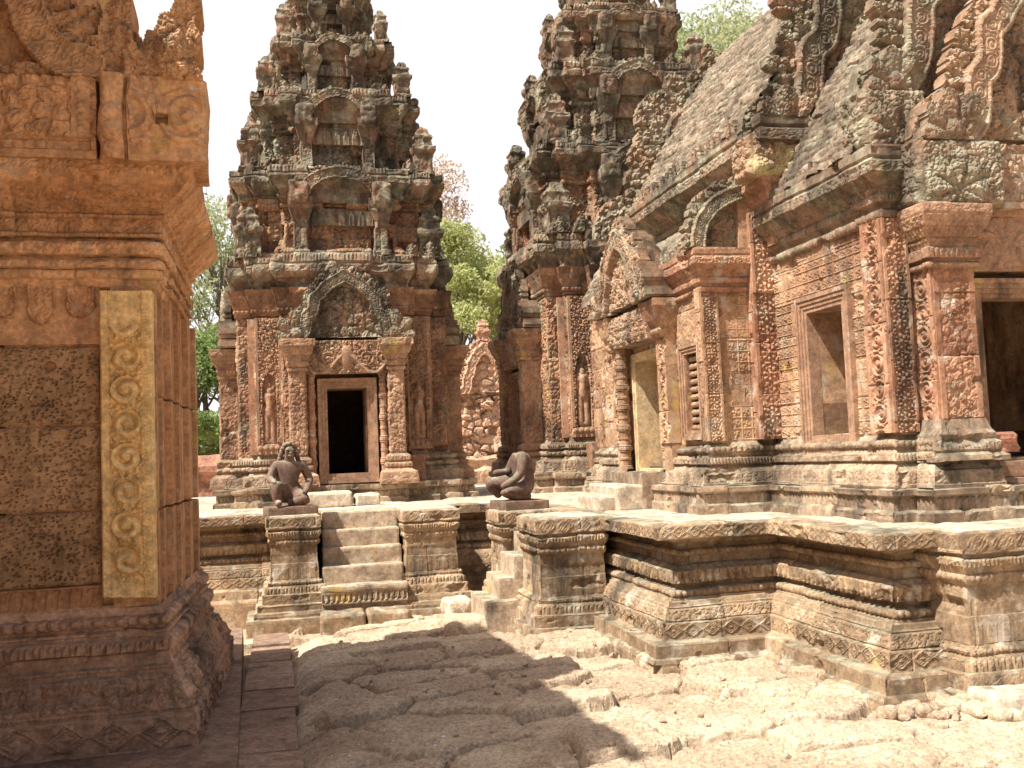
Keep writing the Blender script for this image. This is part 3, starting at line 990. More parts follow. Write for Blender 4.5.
TPROF = [(.16, -.5), (.16, -.02), (.155, .03), (.14, .055), (.115, .062), (.11, .15), (.10, .162), (.01, .168), (.005, .18), (.005, .287, 'diamond', .008), (.0, .292), (-.02, .295),
         (-.02, .303), (-.05, .385, 'fine', .014), (-.06, .388), (-.06, .40), (-.08, .405), (-.09, .435), (-.11, .44), (-.115, .455), (-.13, .46), (-.125, .465), (-.125, .512, 'bead', .026), (-.165, .516), (-.19, .53), (-.195, .555),
         (-.145, .56), (-.135, .665, 'lotusd', .035), (-.155, .668), (-.18, .69), (-.215, .70), (-.22, .76), (-.195, .765), (-.195, .808, 'bead', .022), (-.23, .812), (-.235, .845), (-.19, .872, 'fine', .006), (-.10, .898),
         (-.025, .905), (0, .908), (0, .915), (0, 1.002, 'diamond', .006), (-.012, TOP), (-.25, TOP)]
terr = thing('stone_terrace', 'broad moulded sandstone terrace with stepped corners carrying the towers and the hall', 'terrace', (2.75, 7.12, 0))
FPT = [(-9, 12.1), (2.73, 12.1), (2.73, 7.15), (3.6, 7.15), (3.6, 5.6), (9.4, 5.6), (9.4, 7.15), (14, 7.15), (14, 20.5), (-9, 20.5)]
a = Acc()
mould(a, FPT[:6], TPROF, False, 0.0095, 3, wamp=0.006, wscale=0.16, blen=0.7, bj=0.004, course=0.29, groove=0.008)
a.build('moulded_wall', M['terrace'], terr)
a = Acc()
mould(a, FPT[5:] + FPT[:1], [(p[0], p[1]) for p in TPROF[::3]] + [(-.25, TOP)], False, 0.12, 3, wamp=0.006)
a.build('rear_wall', M['terrace'], terr)
def inpoly(U, Wg, P):
    return polydist(U, Wg, np.array(P + P[:1], float))[2]
def paveh(U, Wg):
    f1, f2, c = worley(U / 0.75, Wg / 0.6, 5, 0.5)
    return 0.012 * (c - 0.5) - 0.012 * ((f2 - f1) < 0.06) + 0.010 * fbm(U * 2.1, Wg * 2.1, U * 0, 3, 2)
def pavet(U, Wg):
    return worley(U / 0.75, Wg / 0.6, 5, 0.5)[2]
pm = [(-9, 12.25), (2.88, 12.25), (2.88, 7.3), (3.75, 7.3), (3.75, 5.75), (9.3, 5.75), (9.3, 7.25), (13.9, 7.25), (13.9, 20.4), (-9, 20.4)]
a = Acc()
plate(a, (0, 0, TOP - 0.006), (1, 0, 0), (0, 1, 0), 9.5, 16.0, 0.05, paveh, lambda U, Wg: inpoly(U, Wg, pm), 0.1, u0=-2.0, w0=5.7, tone=pavet, back=False)
plate(a, (0, 0, TOP - 0.006), (1, 0, 0), (0, 1, 0), 7.0, 9.4, 0.2, paveh, lambda U, Wg: inpoly(U, Wg, pm), 0.1, u0=-9.0, w0=12.0, tone=pavet, back=False)
plate(a, (0, 0, TOP - 0.006), (1, 0, 0), (0, 1, 0), 6.5, 16.8, 0.2, paveh, lambda U, Wg: inpoly(U, Wg, pm), 0.1, u0=7.5, w0=5.6, tone=pavet, back=False)
a.build('paving', M['paving'], terr)

PPROF = [(.16, -.5), (.16, -.03), (.15, .0), (.12, .01), (.12, .075), (.07, .08), (.07, .18, 'fine', .004), (.06, .185), (.045, .188), (.04, .255, 'lotus', .016), (.025, .258), (.01, .276),
         (.01, .278), (.012, .312, 'bead', .013), (-.01, .314), (-.02, .333), (-.02, .338), (-.025, .50, 'teeth', .004), (-.03, .505), (-.03, .69), (-.022, .695),
         (-.012, .71), (-.01, .752, 'bead', .013), (-.02, .757), (0.0, .80), (.0, .802), (.01, .852, 'lotusd', .015), (-.01, .857), (-.01, .875), (.015, .885), (.015, TOP - 0.01, 'diamond', .006), (.0, TOP), (-.12, TOP), (-.12, TOP - 0.02)]
def pedestal(label, x0, x1, y0, y1, seed, dz=0.0, res=0.014):
    t = thing('moulded_pedestal', label, 'pedestal', ((x0 + x1) / 2, (y0 + y1) / 2, -0.2))
    a = Acc()
    mould(a, rect(x0, x1, y0, y1), [(p[0], p[1] + dz) + tuple(p[2:]) for p in PPROF], True, res, seed, wamp=0.008, wscale=0.14, blen=0.5, bj=0.006)
    a.build('shaft', M['terrace'], t)
    a = Acc()
    slab(a, x0 + 0.012, x1 - 0.012, y0 + 0.012, y1 - 0.012, TOP - 0.14 + dz, TOP + 0.012 + dz, 0.03, 0.006, 0.15, seed)
    a.build('cap_stone', M['paving'], t)
    a = Acc()
    slab(a, x0 - 0.24, x1 + 0.2, y0 - 0.25, y1 + 0.1, -0.6, -0.06 + dz, 0.035, 0.012, 0.16, seed + 3)
    a.build('footing', M['terrace'], t)
    return t
pedestal('pale pedestal under the crouching guardian left of the main steps', -0.20, 0.36, 11.33, 12.2, 1)
pedestal('bare topped pedestal on the right of the main steps', 1.285, 1.917, 11.33, 12.2, 2)
pedestal('pedestal under the headless statue by the side steps', 2.12, 2.80, 10.02, 10.68, 3)
pedestal('bare pedestal with diamond band on its lip at the near side of the side steps', 2.15, 2.80, 8.62, 9.35, 4)
pedestal('sunlit yellowish pedestal with a white worn cap at the right edge', 3.99, 4.95, 5.36, 5.9, 5)

# main staircase
st = thing('main_staircase', 'worn stone steps climbing between two pedestals to the tower terrace', 'steps', (0.82, 11.2, -0.2))
lev = [0.0, 0.24, 0.435, 0.625, 0.815, TOP]
yy = [11.17, 11.37, 11.53, 11.69, 11.86, 12.03]
for k in range(5):
    a = Acc()
    z0, z1 = lev[k], lev[k + 1]
    if k == 0:
        slab(a, 0.36, 1.29, yy[k] + 0.02, 12.3, -0.5, z1 - 0.012, 0.03, 0.01, 0.15, k)
        strip(a, (0.36, yy[k] + 0.012, 0.045), (1, 0, 0), 0.93, 0.13, 'lotusd', 0.03, 0.014, 0.03, 3, 0.12, vertical=False)
        slab(a, 0.355, 1.295, yy[k] - 0.02, 12.2, 0.172, z1, 0.03, 0.012, 0.15, 7)
    else:
        slab(a, 0.37 + 0.01 * k, 1.28, yy[k], 12.4, z0 - 0.06, z1, 0.025, 0.010, 0.12, k + 10, 0.3 + 0.1 * k, 0.02)
    a.build('step', M['step'], st)
for (x0, x1, sd, lab) in ((0.335, 0.80, 3, 'rough brown block at the foot of the main steps, left one of the pair'), (0.815, 1.275, 9, 'rough reddish block at the foot of the main steps, right one of the pair')):
    a = Acc()
    slab(a, x0, x1, 10.72, 11.14, -0.42, 0.0, 0.03, 0.022, 0.18, sd, 0.4, 0.04)
    tag(a.build('stone_block', M['terrace']), lab, 'block')
# side staircase facing left
st = thing('side_staircase', 'narrow side steps facing left between the headless statue and the near pedestal', 'steps', (2.2, 9.68, -0.1))
for k in range(5):
    a = Acc()
    z1 = 0.06 + 0.195 * (k + 1) if k < 4 else TOP - 0.005
    x0 = 1.80 + 0.15 * k
    slab(a, x0, 2.9, 9.35 - (0.1 if k == 0 else -0.015), 10.02 + (0.08 if k == 0 else -0.015), -0.5, z1 - 0.02, 0.03, 0.010, 0.14, k + 40)
    a.build('step', M['step'], st)

# broken kerb stone lying at the right edge
a = Acc()
slab(a, 3.86, 4.75, 5.02, 5.28, -0.3, 0.13, 0.025, 0.03, 0.2, 77, 0.5, 0.05)
tag(a.build('kerb_stone', M['paving']), 'broken pale kerb stone lying before the sunlit yellowish pedestal', 'stone')
a = Acc()
slab(a, 1.42, 1.88, 9.3, 9.85, -0.45, 0.10, 0.025, 0.07, 0.3, 81, 0.4, 0.12)
tag(a.build('boulder', M['ground']), 'rough weathered boulder in front of the dark gap beside the main steps', 'boulder')
a = Acc()
slab(a, 1.62, 1.9, 10.5, 10.85, -0.45, 0.10, 0.025, 0.045, 0.14, 85, 0.6, 0.05)
tag(a.build('boulder', M['paving']), 'pale upright boulder beside the right pedestal of the main steps', 'boulder')
# rubble along the terrace foot at the right
rnd = random.Random(11)
protos = []
for k in range(5):
    a = Acc()
    s = [rnd.uniform(0.7, 1.2) for _ in range(3)]
    slab(a, -0.5 * s[0], 0.5 * s[0], -0.4 * s[1], 0.4 * s[1], -0.3 * s[2], 0.3 * s[2], 0.09, 0.16, 0.5, 100 + k, rnd.random(), 0.3)
    protos.append(a)
RUB = []
for k in range(120):
    f = rnd.random()
    bx, by = 3.30 + f * 1.25, 5.38 - f * 0.48
    x, y = bx + rnd.gauss(0, 0.10), by + rnd.gauss(0, 0.10) - 0.05
    if k > 36: x, y = rnd.uniform(0.3, 3.6), rnd.uniform(4.8, 9.5)
    if k > 36 and (x > 2.45 and y > 6.6 or x > 3.3): x -= 1.5
    s = rnd.uniform(0.05, 0.15) if k <= 36 else rnd.uniform(0.014, 0.05)
    pa_ = protos[k % 5]
    if k < 5:
        o = pa_.build('loose_stone', M['ground'])
    else:
        o = RUB[k % 5].copy()
        COL.objects.link(o)
    o.location = (x, y, gz(x, y) + s * 0.18)
    o.scale = (s, s, s)
    o.rotation_euler = (rnd.uniform(-.3, .3), rnd.uniform(-.3, .3), rnd.uniform(0, 6.28))
    tag(o, 'small pale loose stone lying on the sandy ground', 'stone', 'loose stones scattered on the ground')
    RUB.append(o)

# white scraps on the shaded ground
FL = []
for k in range(13):
    x, y = (rnd.gauss(0.42, 0.10), rnd.gauss(5.98, 0.10)) if k < 7 else (rnd.gauss(0.86, 0.10), rnd.gauss(5.85, 0.08))
    if k == 0:
        a = Acc()
        th = np.linspace(0, 2 * np.pi, 9)[:-1]
        rr = np.array([1, .7, 1.1, .8, 1.0, .6, 1.2, .75])
        V = np.concatenate([np.stack([rr * np.cos(th), rr * np.sin(th) * .6, 0.15 * np.cos(3 * th)], -1), [[0, 0, 0.25]], [[0, 0, -0.2]]])
        a.add(V, T=[(q, (q + 1) % 8, 8) for q in range(8)] + [((q + 1) % 8, q, 9) for q in range(8)])
        o = a.build('white_scrap', M['white'])
    else:
        o = FL[0].copy()
        COL.objects.link(o)
    s = rnd.uniform(0.006, 0.017)
    o.scale = (s, s, s)
    o.location = (x, y, gz(x, y) + 0.002)
    o.rotation_euler = (rnd.uniform(-.2, .2), rnd.uniform(-.2, .2), rnd.uniform(0, 6.28))
    tag(o, 'tiny white scrap lying on the shaded laterite ground', 'scrap', 'white scraps on the shaded ground')
    FL.append(o)

# ------------------------------------------------------------------ library on the left
lib = thing('library_building', 'reddish carved sandstone building filling the left edge in shade with an ochre scroll pilaster', 'building', (-0.5, 6.2, 0), rotz=R(1.9))
XL, YL, YE = -0.745, 6.425, 8.55
LF = [(-5.2, YL), (XL, YL), (XL + 0.14, YE), (-0.95, YE), (-0.95, 10.2), (-3.6, 10.2), (-3.6, YE), (-5.2, YE)]
LB = [(.225, -.02), (.225, .005), (.225, .18, 'diamond', .022), (.215, .19), (.20, .195), (.20, .205), (.205, .225, 'bead', .008), (.19, .23), (.10, .40, 'foliage', .045), (.085, .41), (.085, .425), (.09, .45, 'bead', .008), (.07, .46), (.06, .52),
      (.045, .53), (.08, .535), (.085, .60, 'lotus', .03), (.075, .605), (.05, .615), (.045, .63), (.06, .635), (.06, .645), (.03, .66), (.025, .675), (.05, .68), (.05, .735, 'bead', .026), (.03, .74), (.02, .76), (.02, .775), (0.0, .79)]
a = Acc()
mould(a, LF, LB, True, 0.011, 7, wamp=0.005, wscale=0.15, blen=0.8, bj=0.005, course=0.25)
a.build('moulded_base', M['libbase'], lib)
a = Acc()
slab(a, -5.4, -0.30, 5.60, 10.5, -0.30, -0.012, 0.06, 0.008, 0.2, 3, 0.3)
a.build('plinth_slab', M['path'], lib)
# front: laterite blocks, frieze panel, lotus course
fx = (1, 0, 0)
zc = [(0.79, 0.925, 'lotus'), (0.925, 1.37, 'pits'), (1.37, 1.88, 'pits'), (1.88, 2.36, 'pits'), (2.36, 2.72, 'panel')]
for n, (z0, z1, kind) in enumerate(zc):
    a = Acc()
    if kind == 'lotus':
        strip(a, (-5.2, YL - 0.005, z0), fx, 4.138, z1 - z0, 'lotus', 0.012, 0.011, 0.3, 3, 0.1, vertical=False)
        a.build('petal_course', M['lib'], lib)
    elif kind == 'pits':
        W = 4.138
        cuts = [-5.2, -3.9 + 0.3 * n, -2.3 - 0.15 * n, -1.064]
        for q in range(3):
            w = cuts[q + 1] - cuts[q] - 0.008
            def hh(U, Wg, w=w, h=z1 - z0 - 0.01, sd=n * 3 + q):
                e = np.minimum(np.minimum(U, w - U), np.minimum(Wg, h - Wg))
                edge = -0.018 * np.clip(1 - e / 0.03, 0, 1) ** 2
                big = -0.035 * (np.hypot(U - w + 0.27, Wg - h + 0.12) < 0.03) if (sd == 11) else 0
                return 0.016 * orn('pits', U + sd, Wg, 0.5, sd) + edge + 0.006 * fbm(U * 4, Wg * 4, U * 0, 3, sd) + big
            plate(a, (cuts[q], YL + 0.004, z0), fx, (0, 0, 1), w, z1 - z0 - 0.01, 0.0065 if q == 2 else 0.03, hh, None, 0.3, tone=_h(np.array([n * 1.0]), np.array([q * 1.0]), np.array([0.]), 2)[0], seed=n)
        a.build('laterite_course', M['laterite'], lib)
    else:
        def hang(U, Wg, H=z1 - z0):
            k, uu = _cells(U - 4.138, 0.215)
            big = (k.astype(int) % 2 == 0)
            t = (H - Wg) / np.where(big, 0.24, 0.2)
            wd = np.where(t < 0.55, 0.75 - 0.1 * t, 0.75 * np.sqrt(np.clip(1 - ((t - 0.55) / 0.45) ** 2, 0, 1)) + 0.02)
            ins = (np.abs(uu) < wd) & (t < 1)
            rim = np.abs(np.abs(uu) - wd) < 0.14
            return np.where(ins, 0.008 + 0.020 * orn('fine', U, Wg, 0.15, 5) + 0.012 * rim, 0.0) + 0.002 * fbm(U * 6, Wg * 6, U * 0, 3, 4)
        plate(a, (-5.2, YL + 0.012, z0 + 0.004), fx, (0, 0, 1), 4.138, z1 - z0 - 0.006, 0.008, hang, None, 0.3, tone=0.6, seed=4)
        a.build('garland_panel', M['lib'], lib)
# ochre pilaster
a = Acc()
def ochre_h(U, Wg):
    W = 0.30
    left = U < 0.05
    inner = 0.18
    v = np.clip(U - 0.055, 0, inner)
    sc = orn('bigscroll', Wg * 1.0 + 0.05, v, inner, 5) * 0.04
    dots = 0.006 * (np.abs(_cells(Wg, 0.022)[1]) < 0.55) * ((U > 0.247) & (U < 0.268))
    worn = np.clip((Wg - 0.11) / 0.06, 0, 1) * np.clip((1.86 - 0.14 - Wg) / 0.14, 0, 1)
    band = (U > 0.055) & (U < 0.235)
    return np.where(band, sc * worn, np.where(left, 0.012, 0.016)) + dots - 0.018 * np.clip(1 - np.minimum(U, W - U) / 0.008, 0, 1) + 0.004 * fbm(U * 9, Wg * 9, U * 0, 3, 6)
plate(a, (-1.055, YL - 0.075, 0.815), fx, (0, 0, 1), 0.30, 1.86, 0.0055, ochre_h, lambda U, Wg: Wg > 0.02 + 0.10 * np.clip(0.2 - U, 0, 1) * 0 + 0.025 * (1 - U / 0.30) - 0.0 * U, 0.2, wamp=0.004, seed=3)
a.build('scroll_pilaster', M['ochre'], lib)
# right side wall with vertical fillets
a = Acc()
slab(a, XL - 0.26, XL - 0.012, YL - 0.02, 7.0, 0.785, 2.72, 0.05, 0.004, 0.3, 4, 0.4)
for (y0, y1, dx, tn) in ((6.46, 6.62, 0.0, 0.4), (6.63, 6.69, 0.022, 0.6), (6.70, 6.98, 0.01, 0.3), (6.99, 7.06, 0.05, 0.6), (7.07, 7.34, 0.045, 0.3), (7.35, 7.43, 0.075, 0.5), (7.44, 7.85, 0.07, 0.35), (7.86, 7.94, 0.11, 0.5), (7.95, 8.35, 0.105, 0.35), (8.36, 8.53, 0.14, 0.5)):
    for (z0, z1) in ((0.70, 1.35), (1.355, 2.05), (2.055, 2.72)):
        slab(a, -1.6, XL + dx, y0, y1, z0, z1 - 0.004, 0.05, 0.005, 0.3, int(y0 * 10), tn + (z0 * 0.1) % 0.2)
slab(a, -3.6, -0.93, 8.5, 10.15, 0.7, 0.82, 0.06, 0.02, 0.2, 5)
slab(a, -5.1, -1.3, 6.75, 8.5, 0.78, 2.72, 0.2, 0.01, 0.3, 6)
a.build('side_wall', M['lib'], lib)
# cornice
LC = [(-.03, 2.70), (.0, 2.705), (0.01, 2.755), (.035, 2.76), (.04, 2.80, 'bead', .006), (.02, 2.805), (.02, 2.815), (.05, 2.82), (.05, 2.86, 'fine', .010), (.015, 2.865), (.01, 2.895), (.05, 2.90), (.06, 2.965, 'foliage', .016), (.05, 2.97), (.01, 2.975), (.005, 3.005), (.055, 3.01), (.06, 3.035, 'bead', .007), (.03, 3.04),
      (.045, 3.12, 'fine', .016), (.07, 3.125), (.075, 3.15, 'bead', .008), (.06, 3.155), (.06, 3.165), (.11, 3.20, 'fine', .012), (.115, 3.215), (.18, 3.275, 'fine', .014), (.235, 3.335), (.24, 3.36), (.24, 3.44, 'fine', .016), (.20, 3.46), (-.6, 3.47)]
LF2 = [(-5.2, YL), (XL, YL), (XL + 0.06, YE), (-5.2, YE)]
a = Acc()
mould(a, LF2, LC, True, 0.012, 9, wamp=0.008, wscale=0.16, blen=0.9, bj=0.008, course=0.3)
a.build('cornice', M['lib'], lib)
# upper frieze: scroll panel between moulded fillets, then the corner block
a = Acc()
def frz(U, Wg):
    W, H = 1.6, 0.47
    fr = 0.02 * ((Wg < 0.05) | (U > W - 0.03)) + 0.012 * ((Wg >= 0.05) & (Wg < 0.1)) * np.sqrt(np.clip(1 - _cells(U, 0.06)[1] ** 2, 0, 1))
    sc = orn('scroll', U + 0.08, np.clip(Wg - 0.11, 0, 0.4), 0.37, 8) * 0.05
    fo = orn('foliage', U, Wg, 0.2, 3) * 0.05
    edge = (U > W - 0.14) & (U < W - 0.03)
    return np.where(Wg < 0.12, fr, np.where(edge, 0.03 + 0.012 * orn('bead', Wg, U - (W - 0.11), 0.06, 1), np.where(U < W - 0.5, sc, fo)))
plate(a, (-2.63, 6.16, 3.42), fx, (0, 0, 1), 1.6, 0.48, 0.009, frz, None, 0.5, tone=0.5, wamp=0.004)
slab(a, -5.0, -2.64, 6.2, 6.7, 3.42, 3.9, 0.06, 0.006, 0.2, 3)
a.build('scroll_frieze', M['lib'], lib)
a = Acc()
def cbk(U, Wg):
    h = 0.02 + 0.03 * orn('scroll', U + 0.03, np.clip(Wg - 0.1, 0, 0.34), 0.34, 4) * (U > 0.17) * (Wg > 0.1)
    h = h + np.where(U < 0.14, 0.02 * orn('bead', Wg, U - 0.02, 0.1, 1) + 0.02, 0)
    hole = (np.abs(U - 0.345) < 0.035) & (np.abs(Wg - 0.25) < 0.03)
    return np.where(hole, -0.06, h) - 0.03 * (np.abs(U - 0.15) < 0.008) - 0.04 * np.clip(1 - np.minimum(U, 0.6 - U) / 0.03, 0, 1) ** 2
plate(a, (-1.01, 6.10, 3.40), fx, (0, 0, 1), 0.60, 0.50, 0.008, cbk, lambda U, Wg: Wg > 0.08 * np.clip((U - 0.1) * 2.0, 0, 1) * -1 + 0.0, 0.5, tone=0.45, wamp=0.022, wscale=0.15)
slab(a, -1.0, -0.52, 6.4, 8.5, 3.45, 3.85, 0.03, 0.05, 0.2, 7, 0.4, 0.04)
a.build('corner_block', M['lib'], lib)
# naga hood rising at the corner
a = Acc()
def hoodm(U, Wg):
    top = 0.20 + 0.44 * np.clip((U - 0.12) / 0.34, 0, 1)
    lo = U > 0.03
    return lo & (Wg < top + 0.022 * np.cos(U * 75)) & (U < 0.455 + 0.02 * np.cos(Wg * 26))
def hoodh(U, Wg):
    r = np.hypot(U - 0.12, Wg - 0.05)
    th = np.arctan2(Wg - 0.05, U - 0.12)
    return 0.05 * np.abs(np.cos(th * 5.2)) ** 0.7 * np.clip(r * 4, 0, 1) + 0.035 * orn('fine', U, Wg, 0.14, 6) + 0.06 * np.sqrt(np.clip(1 - ((U - 0.30) / 0.09) ** 2 - ((Wg - 0.16) / 0.2) ** 2, 0, 1))
plate(a, (-0.90, 6.10, 3.89), fx, (0, 0, 1), 0.50, 1.0, 0.008, hoodh, hoodm, 0.34, wamp=0.012, wscale=0.12, seed=3, tone=0.5)
def hoodm2(U, Wg):
    return (Wg < 0.26 + 0.36 * np.clip(1 - np.abs(U - 0.20) / 0.13, 0, 1) ** 0.6)
plate(a, (-1.08, 6.16, 3.89), fx, (0, 0, 1), 0.26, 0.7, 0.009, hoodh, hoodm2, 0.3, wamp=0.012, wscale=0.12, seed=5, tone=0.4)
a.build('naga_head', M['libtop'], lib)
pediment('pediment', M['libtop'], lib, (-2.62, 6.2, 3.9), fx, 3.1, 2.5, 0.5, 0.014, 31, flame=0.11, band=0.035, naga=False, relief=0.06, wear=0.15, figs=3, deep=0.1)
# upper storey, vault and ridge finials
a = Acc()
UF = [(-4.0, 6.65), (-1.25, 6.65), (-1.25, 8.0), (-4.0, 8.0)]
mould(a, UF, [(0, 3.44), (0, 4.7, 'fine', .01), (.05, 4.75), (.16, 4.95), (.16, 5.08), (-.1, 5.12)], True, 0.05, 4, wamp=0.01)
a.build('upper_storey', M['lib'], lib)
def vault(acc, prof, y0, y1, res=0.03, row=0.075, depth=0.014, seed=0, mirror=None):
    p = catmull(prof, 6)
    sl = np.concatenate([[0], np.cumsum(np.hypot(*np.diff(p, axis=0).T))])
    n = max(3, int(sl[-1] / res))
    s = np.linspace(0, sl[-1], n)
    px, pz = np.interp(s, sl, p[:, 0]), np.interp(s, sl, p[:, 1])
    ny = max(2, int((y1 - y0) / res))
    yv = np.linspace(y0, y1, ny)
    tx, tz = np.gradient(px), np.gradient(pz)
    L = np.hypot(tx, tz)
    nx_, nz_ = -tz / L, tx / L
    S, Yv = np.meshgrid(s, yv, indexing='ij')
    k = np.floor(S / row)
    b = (Yv + _h(k, k * 0, k * 0, seed) * 0.3) / 0.24
    t = _h(np.floor(b), k, k * 0, seed + 2)
    hgt = depth * (0.5 - 0.5 * np.cos(2 * np.pi * np.clip(S / row - k, 0, 1))) ** 0.5 + 0.024 * (t - 0.5) - 0.008 * ((b % 1) < 0.1) + 0.022 * fbm(S * 17, Yv * 17, S * 0, 3, seed + 4) + 0.03 * fbm(S * 5, Yv * 5, S * 0, 3, seed)
    P = np.stack([px[:, None] + nx_[:, None] * hgt, Yv, pz[:, None] + nz_[:, None] * hgt], -1)
    acc.add(P.reshape(-1, 3), gridq(n, ny)[:, ::-1], tone=t)
    if mirror is not None:
        P = P.copy()
        P[..., 0] = 2 * mirror - P[..., 0]
        acc.add(P.reshape(-1, 3), gridq(n, ny), tone=t)
a = Acc()
vault(a, [(-1.32, 5.1), (-1.45, 5.5), (-1.85, 6.0), (-2.3, 6.18), (-2.62, 6.28)], 3.8, 8.0, 0.06, mirror=-2.62)
a.build('roof', M['roof'], lib)
for k in range(9):
    a = Acc()
    leaf_antefix(a, (-2.62 + 0.06, 3.95 + 0.48 * k, 6.2), (0, -1, 0), 0.34, 0.6, 0.16, 0.04, k)
    a.build('ridge_finial', M['roof'], lib)

# porch in front of the facade, left of the picture
a = Acc()
PF = [(-3.5, 3.9), (-1.78, 3.9), (-1.78, 6.45), (-3.5, 6.45)]
mould(a, PF, [(.2, -.02), (.2, .2), (.05, .5), (.08, .6), (0, .8), (0, 2.7), (.08, 2.9), (.06, 3.1), (.18, 3.4), (0.1, 3.5), (0.05, 3.5), (.05, 4.4), (.12, 4.6), (.02, 4.65)], True, 0.05, 5, wamp=0.008)
a.build('porch', M['lib'], lib)
pediment('pediment', M['lib'], lib, (-2.62, 3.85, 4.6), fx, 1.9, 1.9, 0.35, 0.035, 33, naga=False)

# ------------------------------------------------------------------ towers
FACES = {'front': ((1, 0, 0), (0, -1)), 'left': ((0, -1, 0), (-1, 0)), 'right': ((0, 1, 0), (1, 0)), 'back': ((-1, 0, 0), (0, 1))}
def face_org(cx, cy, face, dist, z):
    nx, ny = FACES[face][1]
    return (cx + nx * dist, cy + ny * dist, z)

def resize(t, k):
    """drawn at sheet size, set at its real size and place on the terrace"""
    x, y, z = t.location
    t.scale = (k, k, k)
    t.location = (x * k, y * k, TOP + 0.02)

